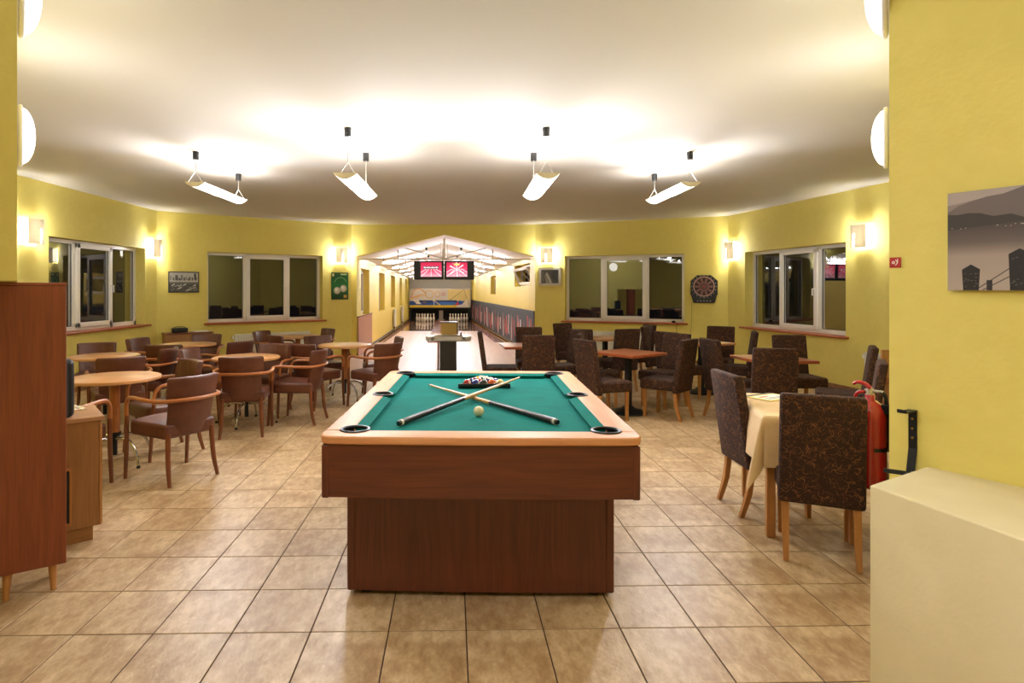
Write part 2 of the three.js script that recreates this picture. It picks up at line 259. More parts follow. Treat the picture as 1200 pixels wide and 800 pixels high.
{
  const q = (a, b, c, d, h) => { const g = new THREE.BufferGeometry(), lo = [a, b, c, d], hi = lo.map(([x, y, z]) => [x, y + h, z]), P = [...lo, ...hi], f = [[0, 1, 2, 3], [7, 6, 5, 4], [0, 4, 5, 1], [1, 5, 6, 2], [2, 6, 7, 3], [3, 7, 4, 0]], pos = []; for (const [i, j, k, l] of f) pos.push(...P[i], ...P[j], ...P[k], ...P[i], ...P[k], ...P[l]); g.setAttribute('position', new THREE.Float32BufferAttribute(pos, 3)); g.computeVertexNormals(); return norm(g); };
  const zn = -13.46, zf = -30.3;
  struct('ceiling_alley', merge([q([alX(zn) - 0.3, eaveY(zn) - 0.06, zn], [rgX(zn), ridgeY(zn), zn], [rgX(zf), ridgeY(zf), zf], [alX(zf) - 0.3, eaveY(zf) - 0.04, zf], 0.12), q([rgX(zn), ridgeY(zn), zn], [arX(zn) + 0.3, eaveY(zn) - 0.06, zn], [arX(zf) + 0.3, eaveY(zf) - 0.04, zf], [rgX(zf), ridgeY(zf), zf], 0.12)]), whiteWall);
}
// lane boards
const laneMat = phys({ map: rep(woodTex([212, 180, 162], [194, 154, 134], 211, 30, 0.7), 0.8), roughness: 0.45, clearcoat: 0.1, clearcoatRoughness: 0.15, specularIntensity: 0.6 });
const gutterMat = phys({ map: rep(woodTex([176, 112, 92], [150, 90, 72], 215, 20, 0.6), 0.8), roughness: 0.25, clearcoat: 0.4 });
const deckMat = phys({ map: rep(woodTex([168, 140, 124], [146, 118, 104], 219, 20, 0.5), 0.8), roughness: 0.15, clearcoat: 0.8 });
const alleyFloor = structGroup('floor_alley');
M('approach', boxUV(box(4.16, 0.1, 6.3, -0.45, -0.045, -14.0), 'z'), laneMat, alleyFloor);
M('under_floor', box(6.0, 0.05, 20, -0.9, -0.13, -22), groutMat, alleyFloor);
const laneX = (i, z) => lerp([-1.62, 0.42][i], [-1.95, -0.385][i], aT(z));
for (const i of [0, 1]) {
  const za = -17.1, zb = -21.9, zc = -29.6, w = (z) => lerp(0.66, 0.47, aT(z));
  for (let k = 0; k < 9; k++) {                         // boards of each lane
    const f0 = k / 9 * 2 - 1, f1 = (k + 1) / 9 * 2 - 1 - 0.012;
    M('plank', boxUV(prism([[laneX(i, za) + f0 * w(za), za], [laneX(i, za) + f1 * w(za), za], [laneX(i, zb) + f1 * w(zb), zb], [laneX(i, zb) + f0 * w(zb), zb]], -0.1, 0.006), 'z', k * 0.37, k * 0.61), laneMat, alleyFloor);
  }
  M('pin_deck', boxUV(prism([[laneX(i, zb) - w(zb), zb], [laneX(i, zb) + w(zb), zb], [laneX(i, zc) + w(zc), zc], [laneX(i, zc) - w(zc), zc]], -0.1, 0.005), 'z'), deckMat, alleyFloor);
}
{
  const za = -17.1, zc = -29.9, w = (z) => lerp(0.66, 0.47, aT(z)), strip = (xa0, xa1, xc0, xc1, y) => boxUV(prism([[xa0, za], [xa1, za], [xc1, zc], [xc0, zc]], -0.1, y), 'z');
  M('gutter', strip(alX(za), laneX(0, za) - w(za), alX(zc), laneX(0, zc) - w(zc), -0.03), gutterMat, alleyFloor);
  M('gutter', strip(laneX(1, za) + w(za), arX(za), laneX(1, zc) + w(zc), arX(zc), -0.03), gutterMat, alleyFloor);
  M('division_capping', strip(laneX(0, za) + w(za), laneX(1, za) - w(za), laneX(0, zc) + w(zc), laneX(1, zc) - w(zc), 0.03), gutterMat, alleyFloor);
}
for (const [n, w, o] of [['baseboard_alley_left', awL, 0], ['baseboard_alley_right', awR, 0]]) { const b = struct(n, box(w.len, 0.05, 0.02, w.len / 2, 0.06, 0.011), blackPlastic); b.position.set(...w.at(0, 0)); b.rotation.y = w.turn; }
// slot windows of the alley, one hopper sash tilted open
const frameBars = (x0, x1, y0, y1, z, t, d) => [box(x1 - x0, t, d, (x0 + x1) / 2, y0 + t / 2, z), box(x1 - x0, t, d, (x0 + x1) / 2, y1 - t / 2, z), box(t, y1 - y0, d, x0 + t / 2, (y0 + y1) / 2, z), box(t, y1 - y0, d, x1 - t / 2, (y0 + y1) / 2, z)];
function slotWindow(w, a, b, y0, y1, tilt = 0) {
  const g = structGroup('window_' + ++winNo, w.at(0, 0), w.turn);
  M('window_frame', merge(frameBars(a, b, y0, y1, -0.2, 0.05, 0.06)), pvc, g);
  const s = new THREE.Group(); s.name = 'sash'; s.position.set((a + b) / 2, y0 + 0.05, tilt ? -0.14 : -0.17); s.rotation.x = tilt; g.add(s);
  const hw = (b - a) / 2 - 0.05, hh = y1 - y0 - 0.1;
  M('sash_frame', merge(frameBars(-hw, hw, 0, hh, 0, 0.055, 0.05)), pvc, s);
  M('pane', new THREE.PlaneGeometry(hw * 2 - 0.11, hh - 0.11).translate(0, hh / 2, 0), glassMat, s);
}
for (const [a, b] of slots) slotWindow(awL, a, b, 0.88, 2.02);
slotWindow(awR, 16.6 - 2.9, 16.6 - 0.65, 1.6, 2.15, 0.42);
slotWindow(awR, 16.6 - 8.35, 16.6 - 6.9, 1.36, 2.0);

// ---------------------------------------------------------------- pool table
{
  const W = 1.44, L = 2.18, top = 0.85, t = thing('pool_table', 'large pool table with green cloth, pale wood rails and dark red-brown sides', 'pool table', [0.092, 0, -3.73], -0.024);
  const hw = W / 2, hl = L / 2, rail = 0.125, cw = 0.055, bed = top - 0.035;
  const pk = [[-1, 1], [1, 1], [-1, -1], [1, -1]].map(([a, b]) => [a * (hw - rail - 0.012), b * (hl - rail - 0.012), 0.062]).concat([[-1, 0], [1, 0]].map(([a, b]) => [a * (hw - rail + 0.012), 0, 0.056]));
  const circle = (x, y, r, n = 26) => Array.from({ length: n }, (_, k) => [x + r * Math.cos(-k / n * 2 * Math.PI), y + r * Math.sin(-k / n * 2 * Math.PI)]);
  // wooden rail cap: four boards with round pocket cut-outs
  const lay = (shape, h, y, bev) => { const g = ext(shape, h - 2 * bev, bev, 3, 10); g.rotateX(-Math.PI / 2); g.translate(0, y + bev, 0); return toCreasedNormals(norm(g), 0.6); };   // shape y = -z
  const ix = hw - rail, iq = hl - rail, pr = 0.062, c0 = ix - 0.012, q0 = iq - 0.012, ev = new Evaluator(); ev.useGroups = false; ev.attributes = ['position', 'normal', 'uv'];
  const cut = (g) => { let b = new Brush(g); b.updateMatrixWorld(); for (const [x, z, r] of pk) { const c = new Brush(norm(cyl(r, r, 0.2, 28, x, top - 0.03, z))); c.updateMatrixWorld(); b = ev.evaluate(b, c, SUBTRACTION); } return b.geometry; };
  for (const sx of [-1, 1]) { const all = [[ix, -(hl - 0.1255)], [hw - 0.001, -(hl - 0.1255)], [hw - 0.001, hl - 0.1255], [ix, hl - 0.1255]].map(([x, y]) => [sx * x, y]); if (sx < 0) all.reverse(); M('side_rail', boxUV(cut(lay(shapeOf(all), 0.036, top - 0.036, 0.006)), 'z'), poolTopWood, t); }
  for (const sq of [-1, 1]) {                            // end rails with rounded outer corners
    const R = 0.05, bow = 0.012, outer = [[hw, sq * (hl - 0.125)], [hw, sq * (hl - R)], [hw - R * 0.3, sq * (hl - R * 0.3)], [hw - R, sq * hl]];
    for (let k = 1; k < 8; k++) { const f = 1 - k / 4; outer.push([f * (hw - R), sq * (hl + bow * (1 - f * f))]); }
    outer.push([-(hw - R), sq * hl], [-(hw - R * 0.3), sq * (hl - R * 0.3)], [-hw, sq * (hl - R)], [-hw, sq * (hl - 0.125)]); if (sq < 0) outer.reverse();
    M('end_rail', boxUV(cut(lay(shapeOf(outer), 0.036, top - 0.036, 0.008)), 'x'), poolTopWood, t);
  }
  M('cloth_bed', boxUV(cut(norm(box(2 * ix + 0.06, 0.03, 2 * iq + 0.06, 0, bed - 0.015, 0))), 'z'), felt, t);
  // cushions: sloping top, under-cut nose, angled ends at the pockets
  const cushion = (len, e0, e1) => { const sec = [[0, 0.033], [cw, 0.022], [cw - 0.012, 0.002], [0, 0.0]], pos = [], ends = [[-len / 2, e0], [len / 2, -e1]], ring = ends.map(([x, e]) => sec.map(([d, y]) => [x + e * d / cw, y, d])); const q = (a, b, c, d) => pos.push(...a, ...b, ...c, ...a, ...c, ...d); for (let i = 0; i < 4; i++) { const j = (i + 1) % 4; q(ring[0][i], ring[0][j], ring[1][j], ring[1][i]); } q(ring[0][3], ring[0][2], ring[0][1], ring[0][0]); q(ring[1][0], ring[1][1], ring[1][2], ring[1][3]); const g = new THREE.BufferGeometry(); g.setAttribute('position', new THREE.Float32BufferAttribute(pos, 3)); g.computeVertexNormals(); return norm(g); };
  const sideLen = q0 - pr - 0.06;
  for (const sx of [-1, 1]) for (const sz of [-1, 1]) M('cushion', boxUV(T(cushion(sideLen, 0.03, 0.03), -sx * -ix, bed, sz * (0.058 + sideLen / 2), 0, sx > 0 ? -Math.PI / 2 : Math.PI / 2, 0), 'z'), felt, t);
  for (const sz of [-1, 1]) M('cushion', boxUV(T(cushion(2 * (c0 - pr), 0.03, 0.03), 0, bed, sz * iq, 0, sz > 0 ? Math.PI : 0, 0), 'x'), felt, t);
  // pockets: black rings with a cup
  for (const [x, z, r] of pk) {
    const p = M('pocket', T(new THREE.TorusGeometry(r + 0.002, 0.0085, 8, 32), x, top - 0.001, z, Math.PI / 2), blackPlastic, t);
    M('pocket_cup', merge([new THREE.LatheGeometry([[0.0, -0.09], [r * 0.9, -0.085], [r * 0.985, -0.05], [r * 0.985, -0.036]].map(([a, b]) => new THREE.Vector2(a, b)), 24), new THREE.LatheGeometry([[r * 0.985, -0.045], [r * 0.985, 0.004]].map(([a, b]) => new THREE.Vector2(a, b)), 20, Math.atan2(x, z) - (z ? 2.32 : 1.85), z ? 4.64 : 3.7)]).translate(x, top - 0.004, z), new THREE.MeshStandardMaterial({ color: 0x0d0d0f, roughness: 0.5, side: THREE.DoubleSide }), p);
  }
  // apron with dark corner posts, pedestal base, feet
  const ay0 = 0.575, ay1 = top - 0.04;
  for (const s of [-1, 1]) {
    const front = shapeOf([[-(hw - 0.035), -0.02], ...Array.from({ length: 9 }, (_, k) => { const f = k / 4 - 1; return [f * (hw - 0.035), 0.0 + 0.010 * (1 - f * f)]; }), [hw - 0.035, -0.02]].reverse());
    const fg = ext(front, ay1 - ay0); fg.rotateX(-Math.PI / 2); if (s > 0) fg.rotateY(Math.PI); fg.translate(0, ay0, s * (hl - 0.016));
    M('apron_panel', boxUV(fg, 'x'), poolSideWood, t);
    M('apron_panel', boxUV(box(0.02, ay1 - ay0, L - 0.09, s * (hw - 0.026), (ay0 + ay1) / 2, 0), 'z'), poolSideWood, t);
    for (const q of [-1, 1]) M('corner_post', boxUV(rbox(0.034, ay1 - ay0 + 0.004, 0.034, 0.008, s * (hw - 0.028), (ay0 + ay1) / 2 - 0.002, q * (hl - 0.028))), poolSideWood, t);
  }
  M('underside', boxUV(box(W - 0.08, 0.02, L - 0.08, 0, ay0 + 0.012, 0), 'z'), poolSideWood, t);
  const bw = 0.655, bl = hl - 0.285;
  for (const s of [-1, 1]) {
    const bs = shapeOf([[-bw + 0.04, -0.025], ...Array.from({ length: 9 }, (_, k) => { const f = k / 4 - 1; return [f * (bw - 0.04), 0.012 * (1 - f * f)]; }), [bw - 0.04, -0.025]].reverse());
    const bg = ext(bs, 0.56); bg.rotateX(-Math.PI / 2); if (s > 0) bg.rotateY(Math.PI); bg.translate(0, 0.025, s * (bl - 0.004));
    M('base_panel', boxUV(bg, 'y'), poolSideWood, t);
    M('base_panel', boxUV(box(0.03, 0.555, 2 * bl - 0.06, s * (bw - 0.02), 0.303, 0), 'y'), poolSideWood, t);
    for (const q of [-1, 1]) { M('base_post', boxUV(rbox(0.04, 0.56, 0.04, 0.01, s * (bw - 0.02), 0.302, q * (bl - 0.02))), poolSideWood, t); M('foot', cyl(0.03, 0.03, 0.026, 16, s * (bw - 0.09), 0.013, q * (bl - 0.06)), blackPlastic, t); }
  }
}
const BED = 0.815;
// cues
function cue(label, p0, p1, lift) {
  const a = V(p0[0], BED, p0[1]), b = V(p1[0], BED, p1[1]), len = a.distanceTo(b), o = thing('pool_cue', label, 'cue', [p0[0], BED + 0.0175, p0[1]], 0);
  const dir = b.clone().sub(a).normalize(), q = new THREE.Quaternion().setFromUnitVectors(V(0, 1, 0), dir); o.quaternion.copy(q); o.rotateOnWorldAxis(V(-dir.z, 0, dir.x).multiplyScalar(-1), -lift);
  M('butt', cyl(0.0135, 0.0168, len * 0.42, 14, 0, len * 0.23, 0), std({ color: 0x1b1112, roughness: 0.3 }), o);
  M('shaft', boxUV(cyl(0.0065, 0.0132, len * 0.55, 14, 0, len * 0.715, 0)), std({ map: rep(woodTex([222, 176, 112], [196, 146, 84], 221, 12, 0.6), 4), roughness: 0.35 }), o);
  M('tip', cyl(0.006, 0.0065, 0.012, 12, 0, len * 0.995, 0), std({ color: 0x7a5a3a }), o);
  M('butt_cap', merge([cyl(0.0168, 0.0165, 0.018, 14, 0, 0.009 + len * 0.012, 0)]), std({ color: 0xd8d0c0, roughness: 0.4 }), o);
  M('bumper', cyl(0.0135, 0.012, 0.014, 14, 0, 0.008, 0), blackPlastic, o);
}
cue('pool cue whose dark butt points at the armchairs, lying across the other cue', [-0.335, -2.99], [0.40, -4.36], 0.021);
cue('pool cue underneath the other, its white-ringed butt pointing at the dark brown chairs', [0.47, -3.02], [-0.255, -4.22], 0.0);
// balls
const ballGeo = new THREE.SphereGeometry(0.0286, 24, 16);
const BR = 0.0286;
{
  const b = M('cue_ball', ballGeo, phys({ color: 0xe6dcb4, roughness: 0.15, clearcoat: 0.5 })); b.position.set(0.074, BED + BR, -3.24); tag(b, 'plain cream white cue ball lying in front of the crossed cues', 'ball');
  const rack = thing('ball_rack', 'black plastic triangle rack holding the coloured balls', 'rack', [0.128, BED, -4.30], 0.05);
  const s = 0.155, hgt = 0.27, tri = (o) => [[-s - o, -0.115 - o * 0.6], [s + o, -0.115 - o * 0.6], [0, 0.155 + o * 1.15]];
  const g = ext(shapeOf(tri(0.028), [tri(0.016).reverse()]), 0.026, 0.003); g.rotateX(-Math.PI / 2); g.translate(0, 0.004, 0);
  M('frame', toCreasedNormals(norm(g), 0.6), blackPlastic, rack);
  const cols = [['red', 0xb01c1c], ['blue', 0x1b2f8c], ['black', 0x101010], ['orange', 0xd8591c], ['yellow', 0xd8b23c], ['dark blue', 0x17235e], ['red striped', 0xc03028], ['blue striped', 0x27408f], ['purple', 0x3a1f52], ['orange striped', 0xd06a2c], ['maroon', 0x5e1616], ['green', 0x14502e], ['yellow striped', 0xd8c070], ['green striped', 0x2a6a48], ['maroon striped', 0x7a2a28]];
  const order = [[0, 'at the corner of the front row'], [1, 'in the front row beside the red ball'], [2, 'in the middle of the front row'], [3, 'in the front row beside the corner'], [12, 'at the front corner'], [5, ''], [6, ''], [8, ''], [7, ''], [10, ''], [11, ''], [9, ''], [4, ''], [13, ''], [14, '']];
  let n = 0;
  for (let r = 0; r < 5; r++) for (let k = 0; k < 5 - r; k++) {
    const [ci, where] = order[n++], [cn, cc] = cols[ci], striped = cn.includes('striped');
    const tex = canvasTex(64, 32, (c) => { c.fillStyle = striped ? '#e8e0c8' : '#' + cc.toString(16).padStart(6, '0'); c.fillRect(0, 0, 64, 32); if (striped) { c.fillStyle = '#' + cc.toString(16).padStart(6, '0'); c.fillRect(0, 9, 64, 14); } c.fillStyle = '#efe8d4'; for (const x of [16, 48]) { c.beginPath(); c.ellipse(x, 16, 3.5, 3.5, 0, 0, 7); c.fill(); } });
    const m = M('pool_ball', ballGeo, phys({ map: tex, roughness: 0.12, clearcoat: 0.5 })), x = (k - (4 - r) / 2) * BR * 2.02, z = 0.08 - r * BR * 1.75;
    const cy = Math.cos(0.05), sy = Math.sin(0.05); m.position.set(0.128 + x * cy + z * sy, BED + BR, -4.30 + z * cy - x * sy); m.rotation.set(rnd() * 3, rnd() * 6, rnd() * 3);
    tag(m, cn + ' pool ball racked in the black triangle' + (where ? ', ' + where : ', behind the front row'), 'ball', 'racked pool balls');
  }
}

// ---------------------------------------------------------------- armchairs and round tables
function makeArmchair() {
  const t = thing('armchair', 'brown leather armchair', 'armchair');
  const seatS = new THREE.Shape(); seatS.moveTo(-0.19, -0.225); seatS.lineTo(0.19, -0.225); seatS.quadraticCurveTo(0.215, -0.225, 0.22, -0.2); seatS.lineTo(0.25, 0.16); seatS.quadraticCurveTo(0.25, 0.235, 0.18, 0.245); seatS.quadraticCurveTo(0, 0.265, -0.18, 0.245); seatS.quadraticCurveTo(-0.25, 0.235, -0.25, 0.16); seatS.lineTo(-0.22, -0.2); seatS.quadraticCurveTo(-0.215, -0.225, -0.19, -0.225);
  const sg = ext(seatS, 0.066, 0.024, 4, 8); sg.rotateX(Math.PI / 2); sg.translate(0, 0.445, 0);
  { const p = sg.attributes.position; for (let i = 0; i < p.count; i++) { const x = p.getX(i), y = p.getY(i), z = p.getZ(i); if (y > 0.43) p.setY(i, y + 0.02 * Math.max(0, 1 - (x * x + z * z) / 0.07)); } }
  M('seat', boxUV(toCreasedNormals(norm(sg), 0.7)), leather, t);
  // curved back: an arc strip in plan, extruded upwards and leaned
  const arcBack = (r0, r1, half, y0, y1, bev, w0) => {
    const a = [], n = 12; for (let k = 0; k <= n; k++) { const q = -half + 2 * half * k / n; a.push([r1 * Math.sin(q), r1 * Math.cos(q)]); } for (let k = n; k >= 0; k--) { const q = -half + 2 * half * k / n; a.push([r0 * Math.sin(q), r0 * Math.cos(q)]); }
    const g = ext(shapeOf(a.reverse()), y1 - y0 - 2 * bev, bev, 3); g.rotateX(-Math.PI / 2); g.translate(0, y0 + bev, 0);
    const p = g.attributes.position; for (let i = 0; i < p.count; i++) { const y = p.getY(i), f = (y - 0.38) / 0.45; p.setX(i, p.getX(i) * (w0 + (1 - w0) * f)); p.setZ(i, p.getZ(i) + 0.175 - 0.09 * f); }
    return toCreasedNormals(norm(g), 0.7);
  };
  M('back_panel', boxUV(arcBack(0.385, 0.412, 0.52, 0.375, 0.70, 0.008, 0.90)), leather, t);
  M('back_cushion', boxUV(arcBack(0.36, 0.415, 0.56, 0.625, 0.83, 0.02, 0.90)), leather, t);
  // bent arm rail running round behind the back
  const rail = []; for (let k = 0; k <= 8; k++) { const q = -0.66 + 1.32 * k / 8; rail.push([0.405 * Math.sin(q), 0.655, 0.115 - 0.405 * Math.cos(q) - 0.02]); }
  const path = [[-0.268, 0.50, 0.215], [-0.275, 0.60, 0.205], [-0.280, 0.648, 0.165], [-0.284, 0.660, 0.10], [-0.287, 0.657, -0.06], ...rail.slice(0), [0.287, 0.657, -0.06], [0.284, 0.660, 0.10], [0.280, 0.648, 0.165], [0.275, 0.60, 0.205], [0.268, 0.50, 0.215]];
  M('arm_rail', limb(path, 0.0165, 8, 64), bentWood, t);
  for (const s of [-1, 1]) {
    M('leg', limb([[s * 0.262, 0, 0.245], [s * 0.262, 0.25, 0.228], [s * 0.268, 0.51, 0.214]], [0.0145, 0.018, 0.0168], 8, 6), bentWoodDark, t);
    M('leg', limb([[s * 0.205, 0, -0.27], [s * 0.195, 0.14, -0.235], [s * 0.185, 0.40, -0.215]], [0.0145, 0.019, 0.021], 8, 6), bentWoodDark, t);
  }
  return t;
}
function makeRoundTable() {
  const t = thing('round_table', 'round table', 'table');
  const prof = [[0, 0.72], [0.355, 0.72], [0.364, 0.724], [0.366, 0.735], [0.364, 0.746], [0.355, 0.75], [0, 0.75]].map(([a, b]) => new THREE.Vector2(a, b));
  M('table_top', boxUV(toCreasedNormals(norm(new THREE.LatheGeometry(prof, 48)), 0.5), 'x'), roundTop, t);
  M('column', boxUV(cyl(0.042, 0.042, 0.46, 20, 0, 0.49, 0)), bentWood, t);
  M('lower_column', merge([cyl(0.022, 0.022, 0.2, 16, 0, 0.17, 0), cyl(0.05, 0.05, 0.03, 20, 0, 0.255, 0)]), blackMetal, t);
  for (let k = 0; k < 4; k++) { const a = k * Math.PI / 2 + 0.5, c = Math.cos(a), s = Math.sin(a), P = [[0.03, 0.215], [0.15, 0.225], [0.25, 0.19], [0.315, 0.10], [0.335, 0.02]].map(([r, y]) => [r * c, y, r * s]); const l = M('leg', limb(P, [0.012, 0.013, 0.013, 0.012, 0.011], 8, 14), chrome, t); M('foot_cap', cyl(0.014, 0.016, 0.022, 12, 0.335 * c, 0.011, 0.335 * s), blackPlastic, l); }
  return t;
}
const arm0 = makeArmchair(), rt0 = makeRoundTable();
const roundTables = [
  [-3.05, -5.20, 'round wooden table beside the sideboard with the black case'],
  [-4.16, -6.90, 'round wooden table under the tall-sided window, between sideboard table and wall'],
  [-3.89, -8.40, 'round wooden table in front of the low wall cabinet'],
  [-2.476, -6.77, 'round wooden table between the pool-side table and the low-cabinet table'],
  [-1.67, -8.29, 'round wooden table beside the alley opening, behind the pool table'],
  [-2.77, -9.90, 'round wooden table in front of the radiator by the green poster'],
];
roundTables.forEach(([x, z, l], i) => { const o = i ? copyOf(rt0, l, 'round cafe tables', [x, 0, z], i * 0.7) : rt0; o.position.set(x, 0, z); o.userData.label = l; o.userData.group = 'round cafe tables'; });
const ARM = 'brown leather armchair with bent wooden arms ';
const armSpots = [   // x, z, facing x, facing z, where
  [-2.36, -4.85, -0.845, -0.535, 'turned from the table by the sideboard, seat and side in open floor'],
  [-3.04, -4.44, 0.08, -1, 'half hidden behind the sideboard with the black case'],
  [-3.60, -6.22, -0.55, -0.83, 'back towards the sideboard table, facing the window table'],
  [-4.60, -7.42, 0.45, 0.9, 'below the window sill, against the wall, across the window table'],
  [-4.36, -8.35, 0.98, 0.22, 'between window wall and low-cabinet table, arm towards cabinet'],
  [-3.75, -7.62, -0.15, -0.99, 'back towards the window table, facing the low wall cabinet'],
  [-3.70, -6.95, -0.99, 0.05, 'between two round tables, seat towards the window table'],
  [-2.96, -6.92, 0.99, 0.06, 'between two round tables, seat away from the window table'],
  [-2.80, -5.56, -0.62, 0.78, 'tucked under the sideboard table, backrest front showing'],
  [-2.33, -6.30, -0.25, -0.99, 'backrest rear in full view, pushed to the middle round table'],
  [-1.91, -6.85, -0.99, -0.12, 'sideways beside the pool table, facing the middle round table'],
  [-2.42, -7.26, -0.12, 0.99, 'across the middle round table, its front showing over the tabletop'],
  [-3.18, -8.0, -0.88, -0.48, 'between the middle table and the low-cabinet table'],
  [-3.92, -8.90, 0.15, 0.99, 'wedged between low wall cabinet and its round table'],
  [-3.12, -9.78, 0.92, 0.3, 'front showing beside the radiator below the wide window'],
  [-2.66, -9.10, 0.72, -0.69, 'rear showing, facing the round table by the radiator'],
  [-1.93, -7.72, 0.45, -0.89, 'behind the sideways chair, facing the table by the alley'],
  [-2.02, -8.62, 0.6, 0.78, 'front showing across the table by the alley opening'],
  [-1.16, -7.74, -0.72, -0.69, 'rear showing, tucked against the pool table corner'],
  [-1.2, -8.52, -0.97, 0.22, 'in front of the alley boards, facing the round table'],
  [-2.58, -10.30, -0.72, 0.65, 'below the green poster, by the wall'],
];
armSpots.forEach(([x, z, fx, fz, l], i) => { const o = i ? copyOf(arm0, '', 'brown leather armchairs', [x, 0, z], yawOf(fx, fz)) : arm0; o.position.set(x, 0, z); o.rotation.set(0, yawOf(fx, fz), 0); o.userData.label = ARM.replace('with bent wooden arms ', '') + l; o.userData.group = 'brown leather armchairs'; });

// ---------------------------------------------------------------- high-backed chairs and square tables
function makeDiningChair() {
  const t = thing('dining_chair', 'dark brown upholstered chair', 'chair');
  const sg = new RoundedBoxGeometry(0.425, 0.125, 0.42, 4, 0.028); sg.translate(0, 0.40, 0.02);
  { const p = sg.attributes.position; for (let i = 0; i < p.count; i++) { const x = p.getX(i), z = p.getZ(i), y = p.getY(i); if (y > 0.42) p.setY(i, y + 0.022 * Math.max(0, 1 - (x * x) / 0.05) * Math.max(0, 1 - ((z - 0.02) ** 2) / 0.05)); p.setX(i, x * (1 + 0.05 * (z / 0.23))); } }
  M('seat', boxUV(sg, 'z'), brownFabric, t);
  const bg = new RoundedBoxGeometry(0.42, 0.62, 0.066, 4, 0.02); { const p = bg.attributes.position; for (let i = 0; i < p.count; i++) { const x = p.getX(i), y = p.getY(i), f = (y + 0.31) / 0.62; p.setZ(i, p.getZ(i) - 0.085 * f * f - 0.012 * (1 - (x / 0.21) ** 2) * f); p.setX(i, x * (1 - 0.03 * f)); } } bg.translate(0, 0.625, -0.195); bg.computeVertexNormals();
  M('backrest', boxUV(toCreasedNormals(norm(bg), 0.8)), brownFabric, t);
  for (const s of [-1, 1]) {
    M('leg', boxUV(limb([[s * 0.175, 0, 0.185], [s * 0.178, 0.36, 0.18]], [0.016, 0.022], 4, 0, true)), oakLeg, t);
    M('leg', boxUV(limb([[s * 0.172, 0, -0.255], [s * 0.172, 0.16, -0.205], [s * 0.172, 0.36, -0.185]], [0.016, 0.02, 0.022], 4, 4, true)), oakLeg, t);
  }
  return t;
}
function makeSquareTable(pale) {
  const t = thing('square_table', 'square table', 'table'), s = 0.66;
  M('table_top', boxUV(rbox(s, 0.034, s, 0.008, 0, 0.728, 0), 'x'), pale ? squareTopPale : squareTop, t);
  M('column', rbox(0.068, 0.68, 0.068, 0.01, 0, 0.375, 0), blackMetal, t);
  M('base', new THREE.LatheGeometry([[0, 0.001], [0.222, 0.001], [0.226, 0.012], [0.21, 0.024], [0.10, 0.05], [0.055, 0.085], [0, 0.085]].map(([a, b]) => new THREE.Vector2(a, b)), 36), blackMetal, t);
  M('top_plate', box(0.3, 0.012, 0.3, 0, 0.705, 0), blackMetal, t);
  return t;
}
const squareTables = [
  [2.0, -7.32, 0.62, 0, 'square red-brown table on black pedestal in the middle of the dark chairs'],
  [2.25, -9.60, 0.40, 1, 'square table under the wide window beside the framed photograph'],
  [0.84, -8.30, 0.05, 0, 'square table beside the alley boards, mostly behind a dark chair'],
  [3.46, -8.75, 0.45, 1, 'square pale-topped table under the dartboard'],
  [3.45, -6.70, 0.05, 0, 'square red-brown table below the far side window, beside the cloth-covered table'],
];
const stDark = makeSquareTable(false), stPale = makeSquareTable(true);
{ let usedD = false, usedP = false; for (const [x, z, r, pale, l] of squareTables) { let o; if (pale) { o = usedP ? copyOf(stPale, l, '', [x, 0, z], r) : stPale; usedP = true; } else { o = usedD ? copyOf(stDark, l, '', [x, 0, z], r) : stDark; usedD = true; } o.position.set(x, 0, z); o.rotation.set(0, r, 0); o.userData.label = l; o.userData.group = 'square pedestal tables'; } }
const din0 = makeDiningChair();
const dinSpots = [
  [1.62, -6.95, 0.92, -0.38, 'rear turned to the pool table, seat under the middle square table'],
  [2.39, -7.10, -0.72, -0.69, 'with four legs in view, facing the middle square table'],
  [2.56, -7.72, -0.8, 0.5, 'across the middle square table, front showing behind its tabletop'],
  [1.76, -7.72, 0.9, 0.25, 'half hidden by the chair at the pool table side'],
  [1.80, -8.95, 0.5, -0.85, 'of which only the top edge shows behind two others'],
  [2.30, -9.02, -0.3, -0.95, 'rear showing, at the table under the wide window'],
  [1.83, -10.05, 0.55, 0.8, 'below the window sill, near the framed photograph'],
  [1.36, -8.40, -0.9, 0.3, 'standing alone against the wall edge beside the alley'],
  [0.48, -8.20, 1, 0.03, 'in profile on the alley side of its table'],
  [0.95, -7.82, 0.08, -1, 'squarely from behind, at the pool table end'],
  [0.98, -8.92, 0, 1, 'in front of the black and red alley panel'],
  [2.76, -9.78, -0.96, 0.12, 'leaning back by the radiator, at the window table'],
  [3.06, -9.25, 0.85, 0.4, 'between the window table and the dartboard table'],
  [2.98, -8.28, 0.85, -0.5, 'facing the dartboard table, behind the four-legged one'],
  [3.86, -9.18, -0.6, 0.8, 'front showing below the dartboard'],
  [3.72, -8.30, -0.9, -0.35, 'beside the side window sill, facing the dartboard table'],
  [3.12, -6.98, 0.97, -0.1, 'narrow side showing, rear legs on open floor'],
  [3.10, -6.10, 0.25, -0.97, 'rear in full view, at the side window table'],
  [4.08, -7.28, -0.05, 1, 'below the side window, front showing over the tabletop'],
  [3.87, -6.15, -0.85, -0.5, 'in profile with seat towards the side window table'],
  [3.09, -4.91, -0.84, -0.54, 'behind the fire extinguisher, at the cloth-covered table'],
  [2.08, -4.12, 0.99, 0.0, 'pushed sideways under the hanging tablecloth corner'],
  [2.045, -3.475, 0.42, -0.907, 'with its broad patterned back beside the fire extinguisher'],
];
